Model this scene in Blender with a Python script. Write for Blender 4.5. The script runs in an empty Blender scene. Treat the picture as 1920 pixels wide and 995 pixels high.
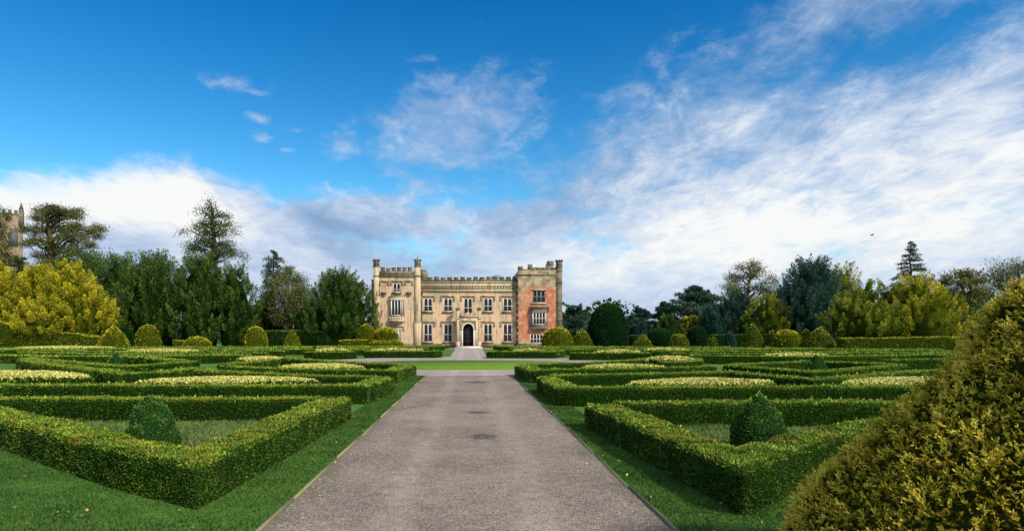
import bpy, math, random
import numpy as np
from math import radians, sin, cos, pi, atan, atan2, sqrt
rng = np.random.default_rng(11); random.seed(5)
scene = bpy.context.scene
COL = scene.collection

# ------------------------------------------------------------------ camera
F = 1150.0; PX0 = 880.0; HY = 628.0; E = 1.8      # photo pixels (1920x995)
cam_d = bpy.data.cameras.new("camera"); cam = bpy.data.objects.new("camera", cam_d); COL.objects.link(cam)
cam.location = (0, 0, E); cam.rotation_euler = (radians(90), 0, 0)
cam_d.sensor_width = 36; cam_d.lens = F / 1920 * 36
cam_d.shift_x = (960 - PX0) / 1920; cam_d.shift_y = (HY - 497.5) / 1920
cam_d.clip_start = 0.05; cam_d.clip_end = 3000
scene.camera = cam
scene.view_settings.view_transform = 'Standard'; scene.view_settings.look = 'None'
scene.view_settings.exposure = 0.70; scene.view_settings.gamma = 1.0
scene.view_settings.use_curve_mapping = False

SUN_EL = 38.0; SUN_AZ = 135.0     # azimuth clockwise from +Y (view direction)
def G(px, py, h=0.0):
    Z = F * (E - h) / (py - HY); return ((px - PX0) / F * Z, Z)

# ------------------------------------------------------------------ node helper
class NB:
    def __init__(s, tree): s.t = tree; s.n = tree.nodes; s.l = tree.links
    def new(s, typ, **kw):
        n = s.n.new(typ)
        for k, v in kw.items(): setattr(n, k, v)
        return n
    def put(s, sock, v):
        if isinstance(v, bpy.types.NodeSocket): s.l.new(v, sock)
        else: sock.default_value = v
    def m(s, op, a, b=None, c=None, clamp=False):
        n = s.new('ShaderNodeMath', operation=op); n.use_clamp = clamp
        s.put(n.inputs[0], a)
        if b is not None: s.put(n.inputs[1], b)
        if c is not None: s.put(n.inputs[2], c)
        return n.outputs[0]
    def mr(s, v, a, b, c=0.0, d=1.0, smooth=True):
        n = s.new('ShaderNodeMapRange'); n.interpolation_type = 'SMOOTHSTEP' if smooth else 'LINEAR'
        s.put(n.inputs['Value'], v)
        for k, x in (('From Min', a), ('From Max', b), ('To Min', c), ('To Max', d)): s.put(n.inputs[k], x)
        return n.outputs['Result']
    def noise(s, vec, scale, detail=4, rough=.55, dist=0.0, out='Fac'):
        n = s.new('ShaderNodeTexNoise'); n.inputs['Scale'].default_value = scale
        n.inputs['Detail'].default_value = detail; n.inputs['Roughness'].default_value = rough
        n.inputs['Distortion'].default_value = dist
        if vec is not None: s.l.new(vec, n.inputs['Vector'])
        return n.outputs[out]
    def ramp(s, f, stops):
        n = s.new('ShaderNodeValToRGB'); e = n.color_ramp.elements
        while len(e) < len(stops): e.new(0.5)
        for i, (p, c) in enumerate(stops): e[i].position = p; e[i].color = (*c, 1)
        s.put(n.inputs[0], f); return n.outputs[0]
    def mix(s, f, a, b, mode='MIX'):
        n = s.new('ShaderNodeMix', data_type='RGBA', blend_type=mode)
        s.put(n.inputs[0], f)
        s.put(n.inputs[6], a if isinstance(a, bpy.types.NodeSocket) else (*a, 1))
        s.put(n.inputs[7], b if isinstance(b, bpy.types.NodeSocket) else (*b, 1))
        return n.outputs[2]
    def xyz(s, x, y, z):
        n = s.new('ShaderNodeCombineXYZ'); s.put(n.inputs[0], x); s.put(n.inputs[1], y); s.put(n.inputs[2], z)
        return n.outputs[0]
    def sep(s, v):
        n = s.new('ShaderNodeSeparateXYZ'); s.l.new(v, n.inputs[0]); return n.outputs

# ------------------------------------------------------------------ world: Nishita sky with cloud layer
world = bpy.data.worlds.new("World"); scene.world = world; world.use_nodes = True
w = NB(world.node_tree); w.n.clear()
SKY_S = 0.10
sky = w.new('ShaderNodeTexSky', sky_type='NISHITA', sun_disc=False)
sky.sun_elevation = radians(SUN_EL); sky.sun_rotation = radians(SUN_AZ)
sky.altitude = 100; sky.air_density = 1.0; sky.dust_density = 0.3; sky.ozone_density = 2.5
hsv = w.new('ShaderNodeHueSaturation'); hsv.inputs['Hue'].default_value = 0.488
hsv.inputs['Saturation'].default_value = 1.35; hsv.inputs['Value'].default_value = 1.1
w.l.new(sky.outputs[0], hsv.inputs['Color'])
tc = w.new('ShaderNodeTexCoord'); dx, dy, dz = w.sep(tc.outputs['Generated'])
az = w.m('ARCTAN2', dx, dy)
el = w.m('ARCTAN2', dz, w.m('SQRT', w.m('ADD', w.m('MULTIPLY', dx, dx), w.m('MULTIPLY', dy, dy))))
def AE(px, py):
    u = (px - PX0) / F; v = (HY - py) / F; a = atan(u); return a, atan(v * cos(a))
def line_dist(p, q):       # signed angular distance, positive to the right of p->q (below for a left-to-right line)
    a0, e0 = AE(*p); a1, e1 = AE(*q); L = math.hypot(a1 - a0, e1 - e0); ta, te = (a1 - a0) / L, (e1 - e0) / L
    return w.m('ADD', w.m('MULTIPLY', w.m('SUBTRACT', az, a0), te), w.m('MULTIPLY', w.m('SUBTRACT', el, e0), -ta))
def blob(p, rx, ry, rot=0.0):
    a0, e0 = AE(*p); rx /= F; ry /= F
    A = w.m('SUBTRACT', az, a0); B = w.m('SUBTRACT', el, e0)
    c, s_ = cos(rot), sin(rot)
    U = w.m('DIVIDE', w.m('ADD', w.m('MULTIPLY', A, c), w.m('MULTIPLY', B, s_)), rx)
    V = w.m('DIVIDE', w.m('SUBTRACT', w.m('MULTIPLY', B, c), w.m('MULTIPLY', A, s_)), ry)
    return w.m('EXPONENT', w.m('MULTIPLY', w.m('ADD', w.m('MULTIPLY', U, U), w.m('MULTIPLY', V, V)), -1.0))
den = w.m('ADD', w.m('MAXIMUM', dz, 0.0), 0.16)
plane = w.xyz(w.m('DIVIDE', dx, den), w.m('MULTIPLY', w.m('DIVIDE', dy, den), 0.6), w.m('MULTIPLY', dz, .6))
n_big = w.noise(plane, 1.3, 6, .55, .35)
n_fine = w.noise(plane, 6.5, 10, .72, .4)
angv = w.xyz(az, w.m('MULTIPLY', el, 1.8), 0.0)
n_puff = w.noise(angv, 5.0, 10, .62, .25)
n_small = w.noise(angv, 19.0, 6, .62, .2)
nz = w.m('SUBTRACT', w.m('ADD', w.m('MULTIPLY', n_big, .4), w.m('ADD', w.m('MULTIPLY', n_fine, .27), w.m('MULTIPLY', n_puff, .27))), .5)
d_r = w.m('ADD', w.m('MULTIPLY', line_dist((960, 340), (1500, -40)), 6.0), .16)
d_l1 = line_dist((-100, 330), (330, 275)); d_l2 = line_dist((350, 270), (780, 470))
d_l = w.m('MULTIPLY', w.m('MINIMUM', d_l1, d_l2), 15.0)
hor = w.m('MULTIPLY', line_dist((350, 415), (1100, 375)), 7.0)
field = w.m('MAXIMUM', w.m('MAXIMUM', w.m('MINIMUM', d_r, .62), w.m('MINIMUM', d_l, 1.3)), w.m('MINIMUM', hor, .66))
field = w.m('MAXIMUM', field, -1.2)
field = w.m('MAXIMUM', field, w.m('MULTIPLY', w.m('SUBTRACT', -.15, dy), 1.6))  # unseen overcast added behind the camera as neutral fill light
field = w.m('MAXIMUM', field, w.mr(el, .62, .95, -1.2, .45))  # unseen overcast added high overhead to soften and neutralise the light
puffs = w.m('MULTIPLY', blob((850, 240), 230, 125, .15), 1.22)
for (p, rx, ry, k) in (((640, 275), 80, 50, .95), ((820, 350), 200, 60, 1.0), ((720, 410), 270, 62, 1.75), ((990, 420), 220, 80, 1.6), ((930, 300), 120, 90, .9), ((483, 256), 36, 13, 1.25), ((487, 220), 34, 13, 1.2), ((483, 173), 30, 8, 1.1), ((555, 243), 22, 7, 1.05),
                       ((540, 281), 22, 7, 1.1), ((457, 285), 22, 7, 1.0), ((410, 240), 13, 5, 1.0), ((1015, 168), 35, 14, .9), ((790, 110), 55, 16, .95, ),
                       ((1330, 90), 60, 25, .9), ((1250, 180), 50, 24, .9), ((380, 150), 200, 30, .68), ((1180, 250), 90, 26, .85), ((400,45), 30, 6, .8), ((895, 42), 16, 5, .95), ((200, 215), 260, 60, .6)):
    puffs = w.m('MAXIMUM', puffs, w.m('MULTIPLY', blob(p, rx * (1.25 if rx < 40 else 1), ry * (1.25 if rx < 40 else 1)), k * (.74 if rx < 40 else .97)))
field = w.m('MAXIMUM', field, w.m('SUBTRACT', puffs, .64))
hole = w.m('MULTIPLY', blob((1760, 60), 260, 50, .08), .50)
hole2 = w.m('MULTIPLY', blob((800, 385), 110, 20, .1), .30)
field = w.m('SUBTRACT', w.m('SUBTRACT', field, hole), hole2)
amp = w.m('MULTIPLY', nz, 2.6)
smallamp = w.m('MULTIPLY', w.m('SUBTRACT', n_small, .5), w.mr(puffs, .3, .6, .7, 1.3))
dens = w.mr(w.m('ADD', w.m('ADD', field, amp), smallamp), -.15, .62)
dens = w.m('MULTIPLY', dens, w.mr(w.m('ADD', w.m('MULTIPLY', blob((850, 240), 300, 170), 1.0), 0.0), .2, .9, 1.0, .62))
# cloud tone: bright white lower right and upper left bank, blue-grey undersides elsewhere
br = w.m('ADD', w.m('MULTIPLY', blob((200, 350), 330, 90, -.05), .85), w.m('MULTIPLY', blob((1650, 360), 600, 125, .2), .34))
br = w.m('ADD', br, w.m('MULTIPLY', blob((1350, 470), 620, 100, .05), .40))
br = w.m('SUBTRACT', br, w.m('MULTIPLY', blob((620, 425), 220, 40, -.35), .42))
br = w.m('SUBTRACT', br, w.m('MULTIPLY', blob((1000, 395), 190, 55, .5), .28))
br = w.m('SUBTRACT', br, w.m('MULTIPLY', blob((300, 450), 200, 28, -.1), .08))
br = w.m('SUBTRACT', br, w.m('MULTIPLY', blob((1100, 560), 240, 50, .0), .20))
br = w.m('ADD', br, w.m('MAXIMUM', w.mr(el, .62, .95, 0, .4), w.mr(dy, -.1, -.5, 0, .4)))  # the added unseen clouds are whitened for the fill light
tone = w.m('ADD', w.m('ADD', br, .34), w.m('ADD', w.m('MULTIPLY', w.m('SUBTRACT', n_fine, .5), w.mr(el, .05, .32, .7, 1.8)), w.m('MULTIPLY', w.m('SUBTRACT', n_puff, .5), 1.1)), clamp=True)
K = 1 / SKY_S
ccol = w.ramp(tone, [(0.0, (.23, .36, .56)), (.35, (.37, .49, .69)), (.65, (.58, .67, .81)), (1.0, (.88, .89, .89))])
vm = w.new('ShaderNodeVectorMath', operation='SCALE'); w.l.new(ccol, vm.inputs[0]); vm.inputs['Scale'].default_value = K * .66
# clear-sky deepening with height (real polarised blue overhead)
skc = w.mix(w.mr(el, .05, .62), (.86, .97, .97), (.03, .56, .84))
skcol = w.mix(1.0, hsv.outputs[0], skc, 'MULTIPLY')
mixed = w.mix(dens, skcol, vm.outputs[0])
bg = w.new('ShaderNodeBackground'); bg.inputs['Strength'].default_value = SKY_S
w.l.new(mixed, bg.inputs['Color'])
wo = w.new('ShaderNodeOutputWorld'); w.l.new(bg.outputs[0], wo.inputs['Surface'])

# ------------------------------------------------------------------ sun
sd = bpy.data.lights.new("sun", 'SUN'); sd.energy = 2.6; sd.angle = radians(5.0); sd.color = (1.0, .88, .70)
so = bpy.data.objects.new("sun", sd); COL.objects.link(so)
so.rotation_euler = (radians(90 - SUN_EL), 0, radians(180 - SUN_AZ)); so.location = (30, -10, 40)
# a sun lamp shines along its -Z: point it from the azimuth SUN_AZ
from mathutils import Vector
sv = Vector((sin(radians(SUN_AZ)) * cos(radians(SUN_EL)), cos(radians(SUN_AZ)) * cos(radians(SUN_EL)), sin(radians(SUN_EL))))
so.rotation_euler = sv.to_track_quat('Z', 'Y').to_euler()

# ================================================================== helpers
def mat(name, build, bump=None):
    m = bpy.data.materials.new(name); m.use_nodes = True; b = NB(m.node_tree)
    bs = m.node_tree.nodes['Principled BSDF']; build(b, bs); return m
def simple(name, c, rough=.8, spec=.3, metal=0):
    def f(b, p):
        tc = b.new('ShaderNodeTexCoord'); n = b.noise(tc.outputs['Object'], 3.0, 5)
        b.l.new(b.mix(n, tuple(x * .75 for x in c), tuple(min(1, x * 1.2) for x in c)), p.inputs['Base Color'])
        p.inputs['Roughness'].default_value = rough; p.inputs['Specular IOR Level'].default_value = spec; p.inputs['Metallic'].default_value = metal
    return mat(name, f)
def foliage(name, dark, mid, light, accent=None, acc_amt=.0, patch=None, trans=.22, patch_scale=.6):
    """leaf colours vary leaf by leaf (tint attribute) and in plant-sized patches"""
    def f(b, p):
        at = b.new('ShaderNodeAttribute', attribute_name='tint'); geo = b.new('ShaderNodeNewGeometry')
        t = at.outputs['Fac']
        n = b.noise(geo.outputs['Position'], patch_scale * 3, 4, .6)
        isleaf = b.mr(t, .0, .2); fine = b.noise(geo.outputs['Position'], 34, 2, .6)
        t2 = b.m('ADD', t, b.m('MULTIPLY', b.m('MULTIPLY', b.m('SUBTRACT', n, .5), .7), isleaf), clamp=True)
        t2 = b.m('ADD', t2, b.m('MULTIPLY', b.m('SUBTRACT', 1.0, isleaf), b.mr(fine, .5, .75, 0, .38)), clamp=True)
        b.l.new(b.m('MULTIPLY', isleaf, .25), p.inputs['Specular IOR Level'])
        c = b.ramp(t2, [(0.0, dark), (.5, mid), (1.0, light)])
        if accent:
            n2 = b.noise(geo.outputs['Position'], patch_scale * 4.1, 5, .65)
            msk = b.m('MULTIPLY', b.mr(n2, .53, .68), b.mr(t, .45, .8))
            c = b.mix(b.m('MULTIPLY', msk, acc_amt), c, accent)
        b.l.new(c, p.inputs['Base Color']); p.inputs['Roughness'].default_value = .62
        out = b.n['Material Output']; tr = b.new('ShaderNodeBsdfTranslucent'); b.l.new(c, tr.inputs['Color'])
        ms = b.new('ShaderNodeMixShader'); ms.inputs[0].default_value = trans
        b.l.new(p.outputs[0], ms.inputs[1]); b.l.new(tr.outputs[0], ms.inputs[2]); b.l.new(ms.outputs[0], out.inputs[0])
    return mat(name, f)

M = {}
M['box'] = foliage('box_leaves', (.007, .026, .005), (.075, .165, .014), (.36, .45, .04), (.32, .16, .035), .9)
M['box_far'] = foliage('box_leaves_far', (.009, .032, .006), (.10, .20, .018), (.44, .54, .06), (.20, .13, .03), .4)
M['cone'] = foliage('cone_leaves', (.010, .040, .010), (.085, .19, .03), (.28, .44, .07))
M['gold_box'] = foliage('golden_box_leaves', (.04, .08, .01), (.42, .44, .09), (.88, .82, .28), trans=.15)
M['gold_yew'] = foliage('golden_yew', (.020, .040, .004), (.29, .31, .012), (.92, .76, .05), (.38, .24, .02), .4)
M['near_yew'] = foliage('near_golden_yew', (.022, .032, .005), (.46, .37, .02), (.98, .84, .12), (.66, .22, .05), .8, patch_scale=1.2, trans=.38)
M['olive'] = foliage('olive_yew', (.018, .036, .004), (.21, .25, .018), (.58, .56, .05), (.28, .16, .03), .4)
M['yew'] = foliage('dark_yew', (.005, .020, .004), (.040, .090, .014), (.16, .25, .04))
M['yew2'] = foliage('mid_yew', (.005, .018, .004), (.046, .100, .014), (.18, .28, .04))
M['blue'] = foliage('blue_green_conifer', (.006, .028, .020), (.034, .090, .062), (.12, .22, .16))
M['cedar'] = foliage('cedar', (.008, .028, .018), (.045, .105, .065), (.14, .25, .17))
M['autumn'] = foliage('autumn_leaves', (.02, .04, .008), (.11, .13, .03), (.32, .28, .07), (.34, .17, .04), .4)
M['pale'] = foliage('pale_leaves', (.02, .04, .01), (.09, .12, .03), (.24, .26, .08))
M['dome'] = foliage('dark_dome_yew', (.003, .016, .005), (.014, .052, .012), (.04, .105, .022))
M['bark'] = simple('bark', (.09, .065, .045), .9)
M['palebark'] = simple('pale_bark', (.34, .27, .20), .9)

# grass
def f(b, p):
    geo = b.new('ShaderNodeNewGeometry'); P = geo.outputs['Position']
    n1 = b.noise(P, .35, 5, .6); n2 = b.noise(P, 3.2, 5, .65); n3 = b.noise(P, 45, 3, .7)
    c = b.ramp(b.m('ADD', b.m('MULTIPLY', n1, .45), b.m('ADD', b.m('MULTIPLY', n2, .35), b.m('MULTIPLY', n3, .35)), clamp=True),
               [(.30, (.020, .060, .010)), (.5, (.050, .135, .020)), (.66, (.10, .21, .035)), (.85, (.17, .22, .06))])
    dirt = b.mr(b.noise(P, 1.3, 6, .7), .62, .72)
    c = b.mix(b.m('MULTIPLY', dirt, .55), c, (.10, .085, .045))
    b.l.new(c, p.inputs['Base Color']); p.inputs['Roughness'].default_value = .85; p.inputs['Specular IOR Level'].default_value = .1
    bp = b.new('ShaderNodeBump'); bp.inputs['Strength'].default_value = .7; bp.inputs['Distance'].default_value = .02
    b.l.new(b.m('ADD', n3, n2), bp.inputs['Height']); b.l.new(bp.outputs[0], p.inputs['Normal'])
M['grass'] = mat('grass', f)
def f(b, p):
    geo = b.new('ShaderNodeNewGeometry'); P = geo.outputs['Position']
    n = b.noise(P, 1.2, 5, .6); n3 = b.noise(P, 25, 3, .7)
    c = b.ramp(b.m('ADD', b.m('MULTIPLY', n, .6), b.m('MULTIPLY', n3, .4)), [(.3, (.08, .17, .014)), (.7, (.17, .28, .03))])
    b.l.new(c, p.inputs['Base Color']); p.inputs['Roughness'].default_value = .85; p.inputs['Specular IOR Level'].default_value = .1
M['lawn'] = mat('lawn', f)
def f(b, p):
    geo = b.new('ShaderNodeNewGeometry'); P = geo.outputs['Position']
    n = b.noise(P, 2.2, 5, .65); n3 = b.noise(P, 30, 3, .7)
    c = b.ramp(b.m('ADD', b.m('MULTIPLY', n, .65), b.m('MULTIPLY', n3, .35)), [(.3, (.045, .12, .022)), (.5, (.11, .20, .05)), (.72, (.24, .27, .10))])
    b.l.new(c, p.inputs['Base Color']); p.inputs['Roughness'].default_value = .9; p.inputs['Specular IOR Level'].default_value = .1
M['drygrass'] = mat('dry_grass', f)
# gravel
def gravel_nodes(dark, light, wet=True):
    def f(b, p):
        geo = b.new('ShaderNodeNewGeometry'); P = geo.outputs['Position']; x, y, z = b.sep(P)
        vo = b.new('ShaderNodeTexVoronoi'); vo.inputs['Scale'].default_value = 70; b.l.new(P, vo.inputs['Vector'])
        vo2 = b.new('ShaderNodeTexVoronoi'); vo2.inputs['Scale'].default_value = 28; b.l.new(P, vo2.inputs['Vector'])
        n1 = b.noise(P, .5, 6, .62); n2 = b.noise(P, 6, 5, .7); n4 = b.noise(P, 130, 3, .8)
        s1, _, _ = b.sep(vo.outputs['Color']); s2, _, _ = b.sep(vo2.outputs['Color'])
        t = b.m('ADD', b.m('ADD', b.m('MULTIPLY', s1, .26), b.m('MULTIPLY', s2, .14)), b.m('ADD', b.m('MULTIPLY', n1, .5), b.m('ADD', b.m('MULTIPLY', n2, .28), b.m('MULTIPLY', n4, .22))))
        c = b.ramp(t, [(.40, dark), (.70, tuple((a + c_) / 2 for a, c_ in zip(dark, light))), (.95, light)])
        pink = b.mr(b.noise(P, 2.0, 5, .6), .52, .70)
        c = b.mix(b.m('MULTIPLY', pink, .18), c, (.44, .29, .22))
        tw = b.m('ABSOLUTE', b.m('SUBTRACT', b.m('ABSOLUTE', b.m('ADD', x, b.m('MULTIPLY', b.m('SUBTRACT', b.noise(P, .25, 3), .5), .8))), .75)); c = b.mix(b.m('MULTIPLY', b.mr(tw, .32, .05), b.mr(n2, .35, .65, .1, .5)), c, light)
        c = b.mix(b.mr(b.noise(P, .8, 6, .7), .54, .70, 0, .2), c, dark)
        # trodden, greyer line down the middle and mossy margins: real wear
        wn = b.m('ADD', x, b.m('MULTIPLY', b.m('SUBTRACT', b.noise(P, .6, 4), .5), 1.2))
        mg = b.m('MULTIPLY', b.mr(b.m('ABSOLUTE', wn), 1.55, 1.95), b.mr(y, 5, 30, .45, .1))
        c = b.mix(mg, c, (.10, .105, .055))
        if wet:   # two damp hollows
            for (qx, qy, rx, ry) in ((.23, 10.9, .26, .34), (.20, 14.3, .28, .26), (.30, 23.5, .5, .5)):
                dx = b.m('DIVIDE', b.m('SUBTRACT', x, qx), rx); dy = b.m('DIVIDE', b.m('SUBTRACT', y, qy), ry)
                r = b.m('ADD', b.m('ADD', b.m('MULTIPLY', dx, dx), b.m('MULTIPLY', dy, dy)), b.m('MULTIPLY', n2, 2.2))
                c = b.mix(b.mr(r, 2.6, 1.0, 0, .85), c, (.06, .052, .05))
        b.l.new(c, p.inputs['Base Color']); p.inputs['Roughness'].default_value = .88; p.inputs['Specular IOR Level'].default_value = .2
        bp = b.new('ShaderNodeBump'); bp.inputs['Strength'].default_value = .8; bp.inputs['Distance'].default_value = .012
        b.l.new(b.m('ADD', b.m('MULTIPLY', vo2.outputs['Distance'], .6), vo.outputs['Distance']), bp.inputs['Height']); b.l.new(bp.outputs[0], p.inputs['Normal'])
    return f
M['gravel'] = mat('gravel', gravel_nodes((.070, .057, .048), (.45, .365, .30)))
M['gravel2'] = mat('pale_gravel', gravel_nodes((.20, .17, .15), (.55, .48, .43), False))
M['timber'] = simple('weathered_timber', (.27, .235, .13), .85)
M['timber2'] = simple('mossy_timber', (.15, .14, .08), .85)

# ---- mesh building
def mk_mesh(name, V, Fc, mats, midx=None, tint=None, smooth=False):
    V = np.asarray(V, np.float32); me = bpy.data.meshes.new(name)
    if isinstance(Fc, np.ndarray):
        n = len(Fc); k = Fc.shape[1]
        lt = np.full(n, k, np.int32); ls = np.arange(n, dtype=np.int32) * k; li = Fc.reshape(-1).astype(np.int32)
    else:
        n = len(Fc); lt = np.array([len(q) for q in Fc], np.int32); ls = np.concatenate([[0], np.cumsum(lt)[:-1]]).astype(np.int32)
        li = np.array([i for q in Fc for i in q], np.int32)
    me.vertices.add(len(V)); me.vertices.foreach_set('co', V.reshape(-1))
    me.loops.add(len(li)); me.loops.foreach_set('vertex_index', li)
    me.polygons.add(n); me.polygons.foreach_set('loop_start', ls); me.polygons.foreach_set('loop_total', lt)
    for m_ in mats: me.materials.append(m_)
    if midx is not None: me.polygons.foreach_set('material_index', np.asarray(midx, np.int32))
    if smooth is not False:
        me.polygons.foreach_set('use_smooth', np.full(n, True) if smooth is True else np.asarray(smooth))
    if tint is not None:
        a = me.attributes.new('tint', 'FLOAT', 'FACE'); a.data.foreach_set('value', np.asarray(tint, np.float32))
    me.update(calc_edges=True); return me
def root_loc(o):
    p = Vector((0, 0, 0))
    while o: p = p + o.location; o = o.parent
    return p
def link(name, me, parent=None, loc=None):
    o = bpy.data.objects.new(name, me); COL.objects.link(o)
    if parent: o.parent = parent
    if loc is not None: o.location = loc
    return o
def obj(name, V, Fc, m, parent=None, loc=(0, 0, 0), tint=None, smooth=False, midx=None):
    """V in world coordinates"""
    off = root_loc(parent) if parent else Vector(loc)
    V = np.asarray(V, float) - np.array(off)
    me = mk_mesh(name, V, Fc, m if isinstance(m, list) else [m], midx, tint, smooth)
    return link(name, me, parent, None if parent else loc)
def tag(o, label=None, cat=None, group=None, kind=None):
    if label: o['label'] = label
    if cat: o['category'] = cat
    if group: o['group'] = group
    if kind: o['kind'] = kind
    return o
def thing(name, loc, label, cat, group=None):
    o = link(name, None, None, loc); o.empty_display_size = .3; return tag(o, label, cat, group)

def lump(P, s, seed):
    r = np.random.default_rng(seed); out = np.zeros(len(P))
    for i in range(10):
        k = r.normal(size=3); k *= (1 + i * .5) / np.linalg.norm(k) / s * 3; out += np.sin(P @ k + r.uniform(0, 6.28)) / (1 + i * .35)
    return out / 3.2
def unit(v): return v / (np.linalg.norm(v, axis=1, keepdims=True) + 1e-9)
def leaves(P, N, s, r, spread=.9, wid=.45, up=0.0):
    """diamond leaves rooted at P"""
    n = len(P); d = unit(N + spread * unit(r.normal(size=(n, 3))) + np.array([0, 0, up]))
    side = unit(np.cross(d, r.normal(size=(n, 3)))); s = np.asarray(s).reshape(-1, 1) * r.uniform(.7, 1.3, (n, 1))
    a = P; b_ = P + d * s * .5 + side * s * wid * .5; c = P + d * s; e = P + d * s * .5 - side * s * wid * .5
    V = np.stack([a, b_, c, e], 1).reshape(-1, 3); Fq = np.arange(4 * n).reshape(-1, 4); return V, Fq
def scatter(V, Fq, dens_fn, r):
    """random points on quads; dens_fn(distance)->points per m2"""
    q = V[Fq]; n = np.cross(q[:, 2] - q[:, 0], q[:, 3] - q[:, 1]); A = np.linalg.norm(n, axis=1) / 2; n = unit(n)
    c = q.mean(1); d = np.linalg.norm(c - np.array([0, 0, E]), axis=1)
    cnt = r.poisson(A * dens_fn(d)); idx = np.repeat(np.arange(len(Fq)), cnt)
    u, v = r.random((2, len(idx), 1)); qq = q[idx]
    P = (qq[:, 0] * (1 - u) + qq[:, 1] * u) * (1 - v) + (qq[:, 3] * (1 - u) + qq[:, 2] * u) * v
    return P, n[idx], d[idx], idx
def join(parts):
    Vs, Fs, ts, ms, o = [], [], [], [], 0
    for (V, Fq, t, mi) in parts:
        Vs.append(V); Fs.append(np.asarray(Fq) + o); ts.append(np.broadcast_to(t, len(Fq))); ms.append(np.full(len(Fq), mi)); o += len(V)
    return np.concatenate(Vs), np.concatenate(Fs), np.concatenate(ts), np.concatenate(ms)
def leafsize(d, k=.0034, lo=.024, hi=.16): return np.clip(k * d, lo, hi)

def sweep(pts, width, height, step=.1, rough=.02, seed=1, bulge=0.0):
    pts = [np.array(p, float) for p in pts]
    # resample
    out = []
    for a, b_ in zip(pts[:-1], pts[1:]):
        L = np.linalg.norm(b_ - a); n = max(1, int(L / step)); out += [a + (b_ - a) * i / n for i in range(n)]
    out.append(pts[-1]); C = np.array(out); T = np.gradient(C, axis=0); T = T / np.linalg.norm(T, axis=1, keepdims=True)
    Nn = np.stack([-T[:, 1], T[:, 0]], 1)
    # mitre
    mit = np.ones(len(C))
    for i in range(1, len(C) - 1):
        t1 = C[i] - C[i - 1]; t2 = C[i + 1] - C[i]; t1 /= np.linalg.norm(t1); t2 /= np.linalg.norm(t2)
        mit[i] = 1 / max(.45, sqrt(max(0, (1 + t1 @ t2) / 2)))
    hw = width / 2; c = min(.05, height * .15)
    nseg = max(3, int(height / step)); ws = max(3, int(width / step))
    prof = [(-hw, height * i / nseg * (1 - c / height)) for i in range(nseg + 1)] + [(-hw + c + (width - 2 * c) * i / ws, height) for i in range(ws + 1)] + \
           [(hw, height * (1 - i / nseg) * (1 - c / height)) for i in range(nseg + 1)]
    prof = np.array(prof); k = len(prof); n = len(C)
    V = np.zeros((n, k, 3)); V[:, :, :2] = C[:, None] + Nn[:, None] * prof[None, :, 0, None] * mit[:, None, None]; V[:, :, 2] = prof[None, :, 1]
    V = V.reshape(-1, 3)
    i = np.arange(n - 1)[:, None]; j = np.arange(k - 1)[None]
    Fq = np.stack([i * k + j, i * k + j + 1, (i + 1) * k + j + 1, (i + 1) * k + j], -1).reshape(-1, 4)
    caps = []
    for e_, flip in ((0, False), (n - 1, True)):   # end caps: pair up the profile from both sides
        for a in range((k - 1) // 2):
            q = [e_ * k + a, e_ * k + a + 1, e_ * k + k - 2 - a, e_ * k + k - 1 - a]
            caps.append(q[::-1] if not flip else q)
    Fq = np.concatenate([Fq, np.array(caps)])
    amp = rough * np.minimum(1, V[:, 2] / .1 + .25)
    lx = lump(V, .35, seed); lz = lump(V + 7, .45, seed + 1)
    nrm = np.repeat(Nn, k, 0)
    sgn = np.tile(np.sign(prof[:, 0]), n)
    V[:, :2] += nrm * (sgn * amp * lx)[:, None]; V[:, 2] += (V[:, 2] > height * .8) * rough * (lz + 1.0 * lump(V * np.array([1, 1, 0]), 2.2, seed + 2))
    return V, Fq[:, ::-1]

def plant_mesh(name, V, Fq, m, seed, cov=2.2, k=.0034, lo=.024, hi=.16, spread=.9, parent=None, loc=None, coretint=.0, wid=.5, up=.1, topboost=.42, smoothcore=True):
    r = np.random.default_rng(seed)
    P, N, d, idx = scatter(V, Fq, lambda d: cov / leafsize(d, k, lo, hi) ** 2, r)
    s = leafsize(d, k, lo, hi)
    P = P - N * s[:, None] * .35 * r.random((len(P), 1))
    s = s * np.where((N[:, 2] > .6) & (r.random(len(P)) < .05) & (d < 26), 1.9, 1) * r.uniform(.75, 1.2, len(P))
    LV, LF = leaves(P, N, s, r, spread, wid, up)
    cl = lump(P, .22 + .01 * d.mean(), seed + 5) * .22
    t = np.clip(.29 + cl + r.normal(0, .2, len(P)) + topboost * (N[:, 2] > .6), .2, 1)  # tops tinted lighter than sides: fresh growth plus sky light painted into the leaves
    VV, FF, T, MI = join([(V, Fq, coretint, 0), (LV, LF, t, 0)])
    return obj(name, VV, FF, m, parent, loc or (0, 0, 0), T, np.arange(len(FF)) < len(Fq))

HED = 0
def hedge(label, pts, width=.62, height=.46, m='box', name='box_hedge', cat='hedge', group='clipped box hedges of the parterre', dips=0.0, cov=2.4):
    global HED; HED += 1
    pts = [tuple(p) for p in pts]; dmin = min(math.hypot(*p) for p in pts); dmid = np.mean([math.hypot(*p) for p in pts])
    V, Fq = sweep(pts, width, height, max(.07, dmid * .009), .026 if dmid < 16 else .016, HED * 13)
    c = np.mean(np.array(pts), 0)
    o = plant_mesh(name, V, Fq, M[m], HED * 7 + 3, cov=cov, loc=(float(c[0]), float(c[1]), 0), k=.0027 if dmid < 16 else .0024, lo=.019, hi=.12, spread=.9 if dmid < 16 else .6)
    return tag(o, label, cat, group)

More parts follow.
